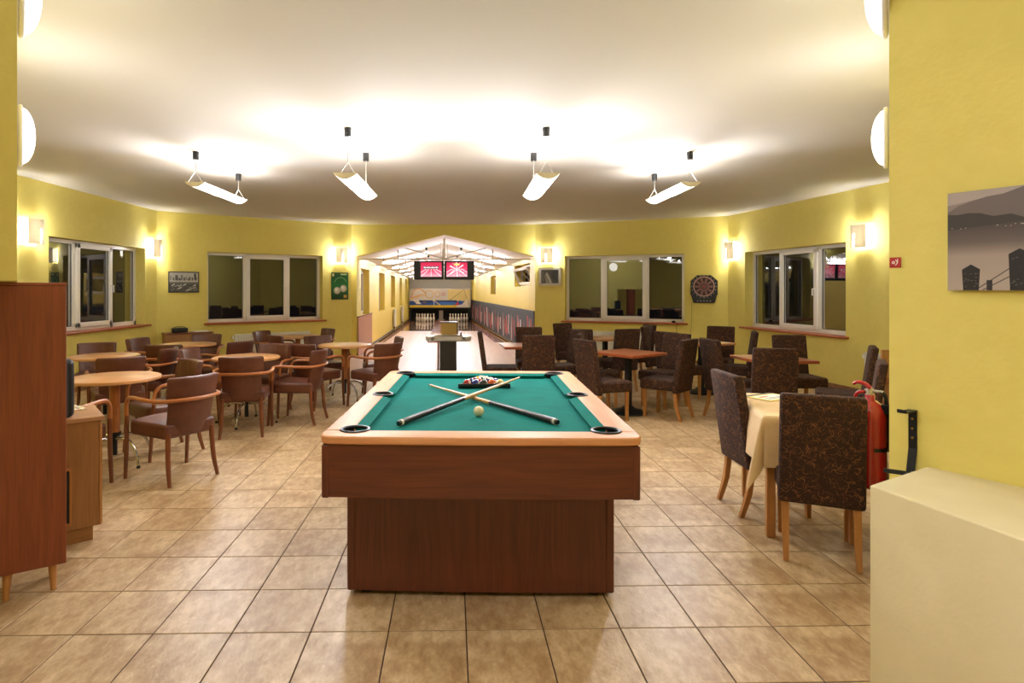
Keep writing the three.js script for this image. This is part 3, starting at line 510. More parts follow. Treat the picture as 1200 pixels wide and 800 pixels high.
dinSpots.forEach(([x, z, fx, fz, l], i) => { const o = i ? copyOf(din0, '', 'dark brown high-backed chairs', [x, 0, z], yawOf(fx, fz)) : din0; o.position.set(x, 0, z); o.rotation.set(0, yawOf(fx, fz), 0); o.userData.label = 'dark brown high-backed chair ' + l; o.userData.group = 'dark brown high-backed chairs'; });

// table with the cloth
{
  const cx = 2.172, cz = -3.942, hx = 0.275, hz = 0.425, turn = -0.2527, cT = Math.cos(turn), sT = Math.sin(turn), place = (lx, lz) => [cx + lx * cT + lz * sT, cz - lx * sT + lz * cT];
  const t = thing('dining_table', 'wooden four-legged table under the beige tablecloth', 'table', [cx, 0, cz], turn);
  M('table_top', boxUV(rbox(2 * hx, 0.03, 2 * hz, 0.006, 0, 0.725, 0), 'z'), deskWood, t);
  for (const a of [-1, 1]) for (const b of [-1, 1]) M('leg', boxUV(rbox(0.05, 0.715, 0.05, 0.006, a * (hx - 0.05), 0.3575, b * (hz - 0.06))), oakLeg, t);
  const n = 56, ov = 0.31, pos = [], idx = [], uv = [], hX = hx + 0.006, hZ = hz + 0.006;
  for (let j = 0; j <= n; j++) for (let i = 0; i <= n; i++) {
    const u = -1 + 2 * i / n, v = -1 + 2 * j / n, px = u * (hX + ov), pz = v * (hZ + ov), ex = Math.max(0, Math.abs(px) - hX), ez = Math.max(0, Math.abs(pz) - hZ), d = Math.hypot(ex, ez), sx = Math.sign(px), sz = Math.sign(pz);
    let x = Math.sign(px) * Math.min(Math.abs(px), hX), z = Math.sign(pz) * Math.min(Math.abs(pz), hZ), y = 0.744;
    if (d > 0) { const dx = ex / d, dz = ez / d, out = 0.006 + d * (0.06 + 0.26 * 4 * (dx * dz) ** 2) + 0.010 * Math.sin((pz * (ex > 0 ? 1 : 0) + px * (ez > 0 ? 1 : 0)) * 13) * Math.min(1, d / 0.15); x += sx * dx * out; z += sz * dz * out; y -= d * 0.975; }
    pos.push(x, y, z); uv.push(px, pz);
  }
  for (let j = 0; j < n; j++) for (let i = 0; i < n; i++) { const a = j * (n + 1) + i, b = a + n + 1; idx.push(a, b, a + 1, a + 1, b, b + 1); }
  const g = new THREE.BufferGeometry(); g.setAttribute('position', new THREE.Float32BufferAttribute(pos, 3)); g.setAttribute('uv', new THREE.Float32BufferAttribute(uv, 2)); g.setIndex(idx); g.computeVertexNormals();
  const cm = std({ map: rep(dataTex(256, 256, (u, v) => mix([212, 180, 134], [226, 198, 156], 0.5 + (fbm(u, v, 4, 4, 231, 3) - 0.5) + (fbm(u, v, 80, 80, 235, 2) - 0.5) * 0.5)), 1.5), roughness: 0.9, side: THREE.DoubleSide });
  const c = M('tablecloth', g, cm); c.position.set(cx, 0, cz); c.rotation.y = turn; tag(c, 'beige tablecloth with a corner hanging beside the patterned chair back', 'tablecloth');
  const pmat = std({ map: canvasTex(128, 96, (q, w, h) => { q.fillStyle = '#e8d27a'; q.fillRect(0, 0, w, h); q.fillStyle = '#2c2a22'; q.fillRect(0, 0, w, 14); q.fillStyle = '#f0efe6'; q.fillRect(14, 24, 100, 60); q.fillStyle = '#d8702a'; q.fillRect(24, 34, 40, 14); q.fillStyle = '#3a3a34'; q.fillRect(24, 58, 74, 5); q.fillRect(24, 70, 60, 5); }), roughness: 0.5 });
  const p1 = M('place_mat', boxUV(box(0.3, 0.004, 0.22), 'x'), [std({ color: 0xd8c47a }), std({ color: 0xd8c47a }), pmat, std({ color: 0xd8c47a }), std({ color: 0xd8c47a }), std({ color: 0xd8c47a })][2]);
  { const uvb = p1.geometry.attributes.uv, pp = p1.geometry.attributes.position; for (let i = 0; i < uvb.count; i++) uvb.setXY(i, pp.getX(i) / 0.3 + 0.5, 0.5 - pp.getZ(i) / 0.22); }
  { const [qx, qz] = place(-0.09, -0.26); p1.position.set(qx, 0.7475, qz); }; p1.rotation.y = 0.5; tag(p1, 'yellow printed place mat on the beige tablecloth, close to the sideways chair', 'place mat', 'place mats');
  const p2 = p1.clone(); p2.name = numbered('place_mat'); scene.add(p2); { const [qx, qz] = place(0.1, 0.2); p2.position.set(qx, 0.7475, qz); }; p2.rotation.y = -0.4; p2.userData = { label: 'yellow printed place mat on the beige tablecloth, close to the fire extinguisher', category: 'place mat', group: 'place mats' };
}

// ---------------------------------------------------------------- lamps
const lampGlow = std({ color: 0xfff6e6, emissive: new THREE.Color(1, 0.97, 0.9), emissiveIntensity: 1.6, roughness: 0.5 });
const drumGlow = std({ color: 0xffffff, emissive: new THREE.Color(1, 0.95, 0.82), emissiveIntensity: 2.2, roughness: 0.5 });
const capMat = std({ color: 0xc8bb98, roughness: 0.6 });
const wireMat = std({ color: 0x9a958a, roughness: 0.4, metalness: 0.6 });
function pendant(label, x, zc, drop, len = 1.26, reach = 0.6, power = 1, below = 1) {
  const y = CEIL - drop, t = thing('pendant_lamp', label, 'pendant lamp', [x, 0, zc], 0, 'pendant lamps');
  const hw = 0.105, dp = 0.05, arc = (o) => Array.from({ length: 11 }, (_, k) => { const f = k / 5 - 1; return [f * (hw - o), y - (dp - o) * (1 - f * f)]; });
  const outer = arc(0), inner = arc(0.007).map(([a, b]) => [a, b + 0.001]).reverse(), g = ext(shapeOf([...outer, ...inner]), len - 0.02); g.translate(0, 0, -(len - 0.02) / 2);
  M('diffuser', toCreasedNormals(norm(g), 0.8), lampGlow, t);
  for (const s of [-1, 1]) {
    const cg = ext(shapeOf([...outer, [hw, y + 0.006], [-hw, y + 0.006]]), 0.012); cg.translate(0, 0, s * len / 2 - (s > 0 ? 0.012 : 0)); M('end_cap', cg, capMat, t);
    const zz = s * reach;
    const c = M('canopy', cyl(0.036, 0.032, 0.085, 18, 0, CEIL - 0.0425, zz), blackPlastic, t);
    M('suspension_wire', merge([limb([[0, CEIL - 0.08, zz], [0, y + 0.13, zz]], 0.004, 6), limb([[0, y + 0.13, zz], [-0.075, y + 0.002, zz + s * 0.02]], 0.003, 6), limb([[0, y + 0.13, zz], [0.075, y + 0.002, zz + s * 0.02]], 0.003, 6)]), wireMat, c);
  }
  M('tube', T(cyl(0.013, 0.013, len - 0.1, 12), 0, y - 0.012, 0, Math.PI / 2), lampGlow, t);
  addRect(t, WARM, LIGHT.up * power, 0.13, len - 0.12, [0, y + 0.012, 0], [0, 1, 0.0001]);
  for (const q of [-1, 1]) addPoint(t, WARM, LIGHT.glow * power, [0, y + 0.035, q * len * 0.28], 2.2);
  addRect(t, WARM, LIGHT.down * below, 0.19, len - 0.06, [0, y - dp - 0.012, 0], [0, -1, 0.0001]);
}
pendant('long curved pendant lamp hanging over the armchairs in front of the wide window', -2.88, -6.99, 0.33);
pendant('long curved pendant lamp hanging between armchairs and pool table', -1.07, -5.95, 0.44, 1.26, 0.5);
pendant('long curved pendant lamp hanging between pool table and dark chairs', 0.74, -5.95, 0.44, 1.26, 0.5);
pendant('long curved pendant lamp hanging over the dark high-backed chairs', 2.41, -7.0, 0.33);
pendant('long curved pendant lamp above the viewing place, towards the red-brown cabinet', -1.2, -1.30, 0.33, 1.26, 0.6, 0.2, 0.8);
pendant('long curved pendant lamp above the viewing place, towards the cream ledge', 0.74, -1.30, 0.33, 1.26, 0.6, 0.12, 0.8);
function sconce(w, s, label) {
  const t = thing('wall_lamp', label, 'wall lamp', w.at(s, 2.27), w.turn, 'wall lamps'), R = 0.165, h = 0.33;
  M('back_plate', rbox(0.16, 0.2, 0.016, 0.006, 0, 0, 0.009), steel, t);
  const half = (r, hh, a, th) => { const o = [], n = 16; for (let k = 0; k <= n; k++) { const q = -a + 2 * a * k / n; o.push([r * Math.sin(q), r * Math.cos(q)]); } for (let k = n; k >= 0; k--) { const q = -a + 2 * a * k / n; o.push([(r - th) * Math.sin(q), (r - th) * Math.cos(q)]); } return o.reverse(); };
  const dg = new THREE.CylinderGeometry(0.125, 0.125, h * 0.86, 24, 1, false, -Math.PI / 2, Math.PI); dg.scale(1.05, 1, 1.1); dg.translate(0, 0, 0.02);
  M('diffuser', dg, drumGlow, t);
  // curved metal cover in two leaves with a slot and a bridge between them
  const strip = (a0, a1, y0, y1) => { const o = [], n = 8; for (let k = 0; k <= n; k++) { const q = a0 + (a1 - a0) * k / n; o.push([R * Math.sin(q), R * Math.cos(q)]); } for (let k = n; k >= 0; k--) { const q = a0 + (a1 - a0) * k / n; o.push([(R - 0.004) * Math.sin(q), (R - 0.004) * Math.cos(q)]); } const g = ext(shapeOf(o.reverse()), y1 - y0); g.rotateX(-Math.PI / 2); g.scale(1, 1, -1); g.translate(0, y0, 0.012); const ix = g.attributes.position; return norm(g); };
  const flip = (g) => { const p = g.attributes.position, n = g.attributes.normal, u = g.attributes.uv; for (let i = 0; i < p.count; i += 3) { for (const at of [p, n, u]) for (let k = 0; k < at.itemSize; k++) { const q = at.array[(i + 1) * at.itemSize + k]; at.array[(i + 1) * at.itemSize + k] = at.array[(i + 2) * at.itemSize + k]; at.array[(i + 2) * at.itemSize + k] = q; } } g.computeVertexNormals(); return g; };
  M('cover', merge([flip(strip(-1.0, -0.12, -h / 2, h / 2)), flip(strip(0.12, 1.0, -h / 2, h / 2)), flip(strip(-0.14, 0.14, h * 0.12, h / 2))]), phys({ color: 0xeee6d4, roughness: 0.95, transmission: 0.16, thickness: 0 }), t);
  for (const q of [-1, 1]) M('cap', new THREE.CylinderGeometry(0.1, 0.1, 0.006, 20, 1, false, -Math.PI / 2, Math.PI).scale(1.05, 1, 1.1).translate(0, q * (h * 0.43 + 0.004), 0.02), steel, t);
  addPoint(t, WARM, LIGHT.sconce, [0, 0, 0.08], 5);
}
sconce(wL1, 3.77 + 0.191, 'half-round wall lamp beside the window next to the yellow pillar, above the armchairs');
sconce(wL1, 3.77 + 3.30, 'half-round wall lamp in the corner above the black and white city picture');
sconce(wL2, 3.655, 'half-round wall lamp above the green poster');
sconce(wR2, 0.291, 'half-round wall lamp above the framed black and white photograph');
sconce(wR1, 0.195, 'half-round wall lamp in the corner beside the dartboard');
sconce(wR1, 3.366, 'half-round wall lamp beside the far side window, close to the red sign');
// round bulkhead lamps on the hidden faces of the nearer walls
function bulkhead(p, n, label, power = 1) {
  const t = thing('bulkhead_lamp', label, 'wall lamp', p, yawOf(n[0], n[1]), 'round bulkhead lamps');
  const dome = new THREE.SphereGeometry(0.165, 28, 14, 0, Math.PI * 2, 0, Math.PI / 2); dome.rotateX(Math.PI / 2); dome.scale(1, 1, 0.42); dome.translate(0, 0, 0.02);
  M('dome', dome, drumGlow, t);
  M('rim', T(new THREE.TorusGeometry(0.172, 0.012, 8, 40), 0, 0, 0.016), std({ color: 0xdedad0, roughness: 0.4 }), t);
  M('back_plate', T(cyl(0.175, 0.175, 0.014, 36), 0, 0, 0.008, Math.PI / 2), std({ color: 0xdedad0, roughness: 0.5 }), t);
  addPoint(t, WARM, LIGHT.dome * power, [0, 0, 0.05], 3);
}
{ const nl = [0.8, -0.6], nr = [-0.8156, -0.579];
  bulkhead([-2.66, 2.42, -3.547], nl, 'round bulkhead lamp under the lintel end on the yellow pillar beside the window');
  bulkhead([-1.95, 2.79, -2.6], nl, 'round bulkhead lamp at ceiling height on the yellow lintel', 0.2);
  bulkhead([2.556, 2.42, -3.60], nr, 'round bulkhead lamp above the fire extinguisher');
  bulkhead([1.846, 2.79, -2.6], nr, 'round bulkhead lamp at ceiling height above the mountain lake canvas', 0.2); }

// ---------------------------------------------------------------- things on the far walls
function onWall(name, label, category, w, s, y, off = 0) { return thing(name, label, category, w.at(s, y, off), w.turn); }
const backs = std({ color: 0x3a342c, roughness: 0.8 });
function flat(parent, name, w, h, tex, z, rough = 0.35, y = 0) { return M(name, new THREE.PlaneGeometry(w, h).translate(0, y, z), std({ map: tex, roughness: rough }), parent); }
{
  const t = onWall('city_picture', 'black and white city photograph in a thin black frame above the low cabinet', 'picture', wL2, 0.462, 1.655);
  M('frame', merge([rbox(0.54, 0.40, 0.018, 0.004, 0, 0, 0.010)]), blackPlastic, t);
  flat(t, 'print', 0.50, 0.36, canvasTex(400, 288, (g, w, h) => {
    g.fillStyle = '#a8a49c'; g.fillRect(0, 0, w, h * 0.45); for (let i = 0; i < 26; i++) { const x = rnd() * w, b = 20 + rnd() * 70; g.fillStyle = ['#2c2a28', '#484440', '#6a6660'][i % 3]; g.fillRect(x, h * 0.42 - b, 8 + rnd() * 20, b); }
    g.fillStyle = '#c9c4ba'; g.fillRect(0, h * 0.42, w, 14); g.fillStyle = '#33302e'; g.fillRect(0, h * 0.47, w, h); g.fillStyle = '#8d8880'; g.fillRect(0, h * 0.5, w, 12);
    for (let i = 0; i < 22; i++) { g.save(); g.translate(30 + rnd() * 360, h * (0.62 + rnd() * 0.36)); g.rotate(-0.5); g.fillStyle = ['#c8c2b6', '#767068', '#1c1a19', '#9d978c'][i % 4]; g.fillRect(-26, -7, 52, 14); g.restore(); }
    g.fillStyle = '#201e1c'; g.fillRect(w * 0.86, 10, 30, 90);
  }), 0.0205, 0.3);
}
{
  const t = onWall('bowls_poster', 'green poster with two pale balls under the wall lamp', 'poster', wL2, 3.657, 1.595);
  M('board', box(0.40, 0.60, 0.012, 0, 0, 0.007), backs, t);
  flat(t, 'print', 0.40, 0.60, canvasTex(320, 480, (g, w, h) => {
    const q = g.createLinearGradient(0, 0, 0, h); q.addColorStop(0, '#0f4a26'); q.addColorStop(0.5, '#1b7a3c'); q.addColorStop(1, '#0c3a1e'); g.fillStyle = q; g.fillRect(0, 0, w, h);
    g.strokeStyle = '#8fc48a'; g.lineWidth = 10; g.beginPath(); g.arc(170, 210, 120, 3.4, 5.9); g.stroke();
    for (const [x, y] of [[105, 320], [225, 285]]) { const r = g.createRadialGradient(x - 20, y - 25, 8, x, y, 66); r.addColorStop(0, '#fbf7ea'); r.addColorStop(1, '#b5ab92'); g.fillStyle = r; g.beginPath(); g.arc(x, y, 64, 0, 7); g.fill(); }
    g.fillStyle = '#d8a84a'; g.fillRect(230, 400, 60, 50); g.fillStyle = '#b8d8a0'; g.fillRect(170, 20, 120, 26); g.fillStyle = '#e8d890'; g.fillRect(14, 20, 34, 50);
  }), 0.0145, 0.3);
}
{
  const t = onWall('framed_photograph', 'small dark photograph in a pale frame beside the alley opening', 'picture', wR2, 0.34, 1.805);
  M('frame', merge([box(0.50, 0.05, 0.024, 0, 0.175, 0.012), box(0.50, 0.05, 0.024, 0, -0.175, 0.012), box(0.05, 0.40, 0.024, -0.225, 0, 0.012), box(0.05, 0.40, 0.024, 0.225, 0, 0.012)]), std({ color: 0xbdb6a4, roughness: 0.5 }), t);
  flat(t, 'print', 0.42, 0.32, canvasTex(320, 240, (g, w, h) => { g.fillStyle = '#35322f'; g.fillRect(0, 0, w, h); g.fillStyle = '#7d7872'; g.beginPath(); g.moveTo(90, 240); g.lineTo(70, 90); g.lineTo(110, 40); g.lineTo(150, 90); g.lineTo(210, 240); g.fill(); g.strokeStyle = '#c2bdb2'; g.lineWidth = 16; g.beginPath(); g.moveTo(96, 60); g.lineTo(180, 220); g.stroke(); g.fillStyle = '#1a1817'; g.fillRect(210, 20, 90, 150); g.fillStyle = '#55504b'; g.fillRect(10, 30, 50, 180); }), 0.012, 0.25);
}
{
  const t = onWall('dartboard', 'black electronic dartboard with a pinkish ring hanging beside the wide window', 'dartboard', wR2, 3.529, 1.53);
  const s = [[-0.13, 0.275], [0.13, 0.275], [0.245, 0.17], [0.255, 0.16], [0.255, -0.115], [0.24, -0.13], [0.205, -0.27], [0.19, -0.285], [-0.19, -0.285], [-0.205, -0.27], [-0.24, -0.13], [-0.255, -0.115], [-0.255, 0.16], [-0.245, 0.17]].reverse();
  M('housing', ext(shapeOf(s), 0.03, 0.006).translate(0, 0, 0.007), blackPlastic, t);
  const face = M('target_face', new THREE.CircleGeometry(0.19, 48).translate(0, 0.045, 0.0442), std({ map: canvasTex(512, 512, (g, w) => {
    g.fillStyle = '#14100f'; g.fillRect(0, 0, w, w); g.translate(w / 2, w / 2);
    for (let k = 0; k < 20; k++) { const a = (k - 0.5) / 20 * 6.2832, b = (k + 0.5) / 20 * 6.2832, arcs = (r0, r1, c) => { g.fillStyle = c; g.beginPath(); g.arc(0, 0, r1 * 256, a, b); g.arc(0, 0, r0 * 256, b, a, true); g.fill(); }; arcs(0.88, 0.97, k % 2 ? '#2a1e1d' : '#5c3a38'); arcs(0.5, 0.86, k % 2 ? '#14100f' : '#84584f'); arcs(0.42, 0.5, k % 2 ? '#b87068' : '#241a1a'); arcs(0.12, 0.42, k % 2 ? '#2a1c1b' : '#7a524e'); }
    g.fillStyle = '#b03a34'; g.beginPath(); g.arc(0, 0, 26, 0, 7); g.fill();
  }), roughness: 0.5 }), t);
  M('ring', T(new THREE.TorusGeometry(0.192, 0.009, 8, 48), 0, 0.045, 0.044), std({ color: 0xc79a90, roughness: 0.5 }), t);
  const dots = []; for (let k = 0; k < 20; k++) { const a = k / 20 * 6.2832; dots.push(box(0.012, 0.012, 0.003, 0.225 * Math.sin(a), 0.045 + 0.225 * Math.cos(a), 0.0442)); }
  M('number_marks', merge(dots), std({ color: 0xc8d2c8 }), t); t.children[t.children.length - 1].userData.kind = 'stuff';
  M('button', merge([-0.12, -0.06, 0, 0.06, 0.12].map((x) => rbox(0.03, 0.012, 0.006, 0.002, x, -0.245, 0.045))), std({ color: 0xb0b4b4 }), t); t.children[t.children.length - 1].userData.kind = 'stuff';
  const cord = M('wall_cable', limb([wR2.at(3.30, 1.27, 0.02), wR2.at(3.295, 0.9, 0.012), wR2.at(3.27, 0.4, 0.012), wR2.at(3.27, 0.15, 0.012)], 0.0035, 6, 12), std({ color: 0x8e8350 })); tag(cord, 'thin electric cable running down the yellow wall below the dartboard', 'cable');
  const plug = thing('power_adapter', 'small black adapter lying on the end of the wide window sill', 'adapter', wR2.at(2.95, SILL + 0.002, 0.03), wR2.turn); M('body', rbox(0.07, 0.045, 0.045, 0.006, 0, 0.0225, 0), blackPlastic, plug); M('cable', limb([[0.03, 0.02, 0.02], [0.06, 0.015, 0.05], [0.06, -0.1, 0.062], [0.06, -0.5, 0.03]], 0.0035, 6, 10), blackPlastic, plug);
}
// radiators under the windows
function radiator(w, s0, s1, label) {
  const t = thing('radiator', label, 'radiator', w.at((s0 + s1) / 2, 0), w.turn, 'panel radiators'), L = s1 - s0, ribs = [];
  M('panel', rbox(L, 0.5, 0.05, 0.01, 0, 0.36, 0.06), radiatorMat, t);
  for (let x = -L / 2 + 0.04; x < L / 2 - 0.03; x += 0.05) ribs.push(rbox(0.028, 0.44, 0.012, 0.005, x, 0.36, 0.09, 1)); const r = M('ribs', merge(ribs), radiatorMat, t); r.userData.kind = 'stuff';
  M('top_grille', box(L, 0.012, 0.07, 0, 0.615, 0.055), radiatorMat, t);
  for (const s of [-1, 1]) M('foot', box(0.03, 0.12, 0.03, s * (L / 2 - 0.1), 0.06, 0.05), radiatorMat, t);
  M('valve', cyl(0.018, 0.018, 0.06, 12, -L / 2 - 0.03, 0.56, 0.06), pvc, t);
}
radiator(wL2, 1.38, 2.95, 'white radiator under the wide window behind the armchairs');
radiator(wR2, 0.95, 2.75, 'white radiator under the wide window behind the dark chairs');
radiator(wR1, 3.45, 4.6, 'white radiator beyond the far side window, half hidden by the wall');
// low cabinet with radio and papers
{
  const t = onWall('low_cabinet', 'low pale wooden cabinet standing under the city picture', 'cabinet', wL2, 0.50, 0, 0), w = 0.82, d = 0.3, h = 0.71;
  M('body', boxUV(rbox(w, h - 0.03, d, 0.004, 0, (h - 0.03) / 2, d / 2 + 0.02), 'y'), deskWood, t);
  M('top', boxUV(rbox(w + 0.03, 0.03, d + 0.02, 0.005, 0, h - 0.015, d / 2 + 0.025), 'x'), bentWoodDark, t);
  for (const s of [-1, 1]) { const dr = M('door', boxUV(rbox(w / 2 - 0.02, h - 0.1, 0.016, 0.003, s * w / 4, h / 2 - 0.02, d + 0.028), 'y'), deskWood, t); M('knob', new THREE.SphereGeometry(0.014, 12, 8).translate(s * 0.04, h * 0.55, d + 0.045), blackPlastic, dr); }
  const r = onWall('radio', 'small black radio on the low wall cabinet', 'radio', wL2, 0.36, h, 0.18); M('body', rbox(0.27, 0.085, 0.14, 0.02, 0, 0.0425, 0), blackPlastic, r); M('speaker_grille', T(cyl(0.03, 0.03, 0.004, 18), -0.08, 0.042, 0.071, Math.PI / 2), std({ color: 0x2a2c30, roughness: 0.6 }), r); M('speaker_grille', T(cyl(0.03, 0.03, 0.004, 18), 0.08, 0.042, 0.071, Math.PI / 2), std({ color: 0x2a2c30, roughness: 0.6 }), r); M('handle', limb([[-0.1, 0.08, 0], [-0.08, 0.1, 0], [0.08, 0.1, 0], [0.1, 0.08, 0]], 0.006, 6, 10), blackPlastic, r);
  const p = M('paper_sheets', merge([box(0.24, 0.006, 0.2), T(box(0.24, 0.006, 0.2), 0.01, 0.006, 0, 0, 0.1)]), std({ color: 0xd8d8d4, roughness: 0.7 })); p.position.set(...wL2.at(0.72, h + 0.003, 0.18)); p.rotation.y = wL2.turn; tag(p, 'white paper sheets lying on the low wall cabinet', 'papers');
}

// ---------------------------------------------------------------- left: tall cabinet, sideboard, case
{
  // right front edge of the cabinet at (-2.0, -3.0); its face runs along (0.82, -0.57)
  const w = 0.30, d = 0.24, fx = 0.57, fz = 0.82, cx = -2.0 - 0.82 * w / 2 - fx * d / 2, cz = -3.0 + 0.57 * w / 2 - fz * d / 2;
  const t = thing('tall_cabinet', 'tall red-brown wooden cabinet on short pale legs', 'cabinet', [cx, 0, cz], yawOf(fx, fz));
  M('body', boxUV(rbox(w - 0.004, 1.392, d, 0.004, 0, 0.132 + 0.696, 0)), cabinetWood, t);
  M('top_edge', boxUV(rbox(w, 0.014, d + 0.004, 0.003, 0, 1.531, 0), 'x'), cabinetWood, t);
  for (const a of [-1, 1]) for (const b of [-1, 1]) M('leg', boxUV(limb([[a * (w / 2 - 0.055), 0, b * (d / 2 - 0.035)], [a * (w / 2 - 0.06), 0.14, b * (d / 2 - 0.04)]], [0.013, 0.02], 8)), oakLeg, t);
}
{
  const fx = 0.62, fz = 0.78, w = 0.34, d = 0.46, h = 0.744, cx = -2.18 - 0.78 * w / 2 - fx * d / 2, cz = -3.6 + 0.62 * w / 2 - fz * d / 2;
  const t = thing('sideboard', 'small oak sideboard with a dark slot beside the tall cabinet', 'sideboard', [cx, 0, cz], yawOf(fx, fz));
  M('body', boxUV(rbox(w - 0.02, h - 0.115, d - 0.02, 0.003, 0, 0.09 + (h - 0.115) / 2, 0)), deskWood, t);
  M('top', boxUV(rbox(w + 0.01, 0.026, d + 0.01, 0.004, 0, h - 0.013, 0), 'x'), std({ map: rep(woodTex([190, 144, 100], [160, 112, 72], 241, 40, 0.8), 1.3), roughness: 0.4 }), t);
  M('plinth', boxUV(box(w - 0.07, 0.09, d - 0.06, -0.015, 0.045, -0.005), 'x'), deskWood, t);
  M('edge_strip', boxUV(box(0.012, h - 0.14, 0.012, w / 2 - 0.012, 0.1 + (h - 0.14) / 2, d / 2 - 0.008)), std({ map: rep(woodTex([196, 140, 80], [166, 112, 60], 245, 30, 0.8), 1.3), roughness: 0.4 }), t);
  const sl = M('slot_frame', merge([box(0.085, 0.012, 0.014, -0.035, 0.45, d / 2 - 0.006), box(0.085, 0.012, 0.014, -0.035, 0.13, d / 2 - 0.006), box(0.01, 0.33, 0.014, 0.004, 0.29, d / 2 - 0.006)]), std({ color: 0xb9793c, roughness: 0.45 }), t);
  M('slot', box(0.065, 0.31, 0.004, -0.035, 0.29, d / 2 - 0.0085), blackPlastic, sl);
  const toW = (lx, lz) => { const c = Math.cos(yawOf(fx, fz)), s = Math.sin(yawOf(fx, fz)); return [cx + lx * c + lz * s, cz - lx * s + lz * c]; };
  const [bx, bz] = toW(-0.06, 0.09), b = thing('black_case', 'upright black carrying case standing on the sideboard', 'case', [bx, h, bz], yawOf(fx, fz) + 0.05);
  M('shell', rbox(0.17, 0.345, 0.2, 0.03, 0, 0.1735, 0, 4), std({ color: 0x0b0d14, roughness: 0.42 }), b);
  M('seam', rbox(0.012, 0.33, 0.206, 0.005, 0.045, 0.172, 0), std({ color: 0x2a3040, roughness: 0.5 }), b); M('grip', limb([[-0.04, 0.34, 0], [-0.03, 0.362, 0], [0.03, 0.362, 0], [0.04, 0.34, 0]], 0.008, 8, 10), blackPlastic, b);
  const [mx, mz] = toW(0.02, -0.13), mg = M('magazine', new THREE.BoxGeometry(0.15, 0.008, 0.2), std({ map: canvasTex(128, 128, (g) => { g.fillStyle = '#e6dcc0'; g.fillRect(0, 0, 128, 128); const c = ['#c8452c', '#3c8a44', '#d8a83a', '#e8e4d8', '#2f4a78']; for (let i = 0; i < 40; i++) { g.fillStyle = c[i % 5]; g.fillRect(rnd() * 120, rnd() * 120, 8 + rnd() * 30, 6 + rnd() * 22); } }), roughness: 0.4 })); mg.position.set(mx, h + 0.0045, mz); mg.rotation.y = 0.9; tag(mg, 'colourful magazine lying on the sideboard behind the black case', 'magazine');
}

// ---------------------------------------------------------------- right: extinguisher, bracket, sign, canvas
const wBn = { p: [1.775, -2.5], u: [0.4837, 0.8752] };     // wall face with the canvas, from its far corner
const nrB = [-0.8752, 0.4837], turnB = Math.atan2(-0.8752, 0.4837);
const atB = (s, y, off = 0) => [wBn.p[0] + wBn.u[0] * s + nrB[0] * off, y, wBn.p[1] + wBn.u[1] * s + nrB[1] * off];
{
  const t = thing('lake_canvas', 'sepia canvas print of a mountain lake with timber posts', 'picture', atB(0.217 + 0.28, 1.685), turnB);
  M('stretcher', rbox(0.56, 0.372, 0.028, 0.003, 0, 0, 0.016), std({ color: 0x8a8078, roughness: 0.8 }), t);
  flat(t, 'print', 0.558, 0.37, canvasTex(840, 556, (g, w, h) => {
    const k = w / 0.558, X = (m) => m * k, S = h / 112;   // S: one picture pixel of height
    let q = g.createLinearGradient(0, 0, 0, h * 0.4); q.addColorStop(0, '#a89c98'); q.addColorStop(1, '#b8aca6'); g.fillStyle = q; g.fillRect(0, 0, w, h);
    const hill = (pts, c) => { g.fillStyle = c; g.beginPath(); g.moveTo(0, h * 0.46); for (const [x, y] of pts) g.lineTo(x * w, y * h); g.lineTo(w, h * 0.46); g.fill(); };
    hill([[0, 0.13], [0.08, 0.11], [0.16, 0.09], [0.26, 0.08], [0.5, 0.02], [0.7, 0.06], [1, 0.0]], '#8c807c');
    hill([[0, 0.2], [0.06, 0.14], [0.14, 0.10], [0.22, 0.07], [0.3, 0.06], [0.42, 0.0], [0.6, -0.1], [1, -0.02]], '#6e6360');
    hill([[0, 0.22], [0.05, 0.23], [0.12, 0.22], [0.18, 0.23], [0.25, 0.27], [0.34, 0.26], [0.4, 0.3], [0.55, 0.3], [1, 0.32]], '#3c3533');
    q = g.createLinearGradient(0, h * 0.36, 0, h); q.addColorStop(0, '#4c4341'); q.addColorStop(0.25, '#6a5e5a'); q.addColorStop(0.45, '#a4958c'); q.addColorStop(1, '#b0a298'); g.fillStyle = q; g.beginPath(); g.moveTo(0, h * 0.38); g.lineTo(w * 0.4, h * 0.34); g.lineTo(w, h * 0.36); g.lineTo(w, h); g.lineTo(0, h); g.fill();
    g.fillStyle = '#d6ccc4'; for (let i = 0; i < 26; i++) g.fillRect(rnd() * w, h * (0.355 + rnd() * 0.02), 5, 3);
    g.strokeStyle = '#2c2624'; g.lineWidth = 4; for (const [y0, y1] of [[0.98, 0.78], [1.02, 0.86]]) { g.beginPath(); g.moveTo(w * 0.17, h * y0); g.lineTo(w * 0.34, h * y1); g.stroke(); }
    const post = (x, y, pw) => { g.fillStyle = '#1e1917'; g.beginPath(); g.moveTo(x, h); g.lineTo(x - pw * 0.08, h * (y + 0.05)); g.lineTo(x + pw * 0.5, h * y); g.lineTo(x + pw * 1.08, h * (y + 0.05)); g.lineTo(x + pw, h); g.fill(); for (let i = 0; i < 60; i++) { g.fillStyle = ['#4a403b', '#332b28', '#5c504a'][i % 3]; g.fillRect(x + rnd() * pw * 0.9, h * (y + 0.08 + rnd() * 0.9), pw * 0.14, 5); } };
    post(w * 0.088, 0.74, w * 0.085); post(w * 0.335, 0.6, w * 0.095); post(w * 0.66, 0.7, w * 0.1);
    g.fillStyle = '#2a2422'; g.fillRect(w * 0.215, h * 0.9, w * 0.03, h * 0.1);
  }), 0.0305, 0.6);
}
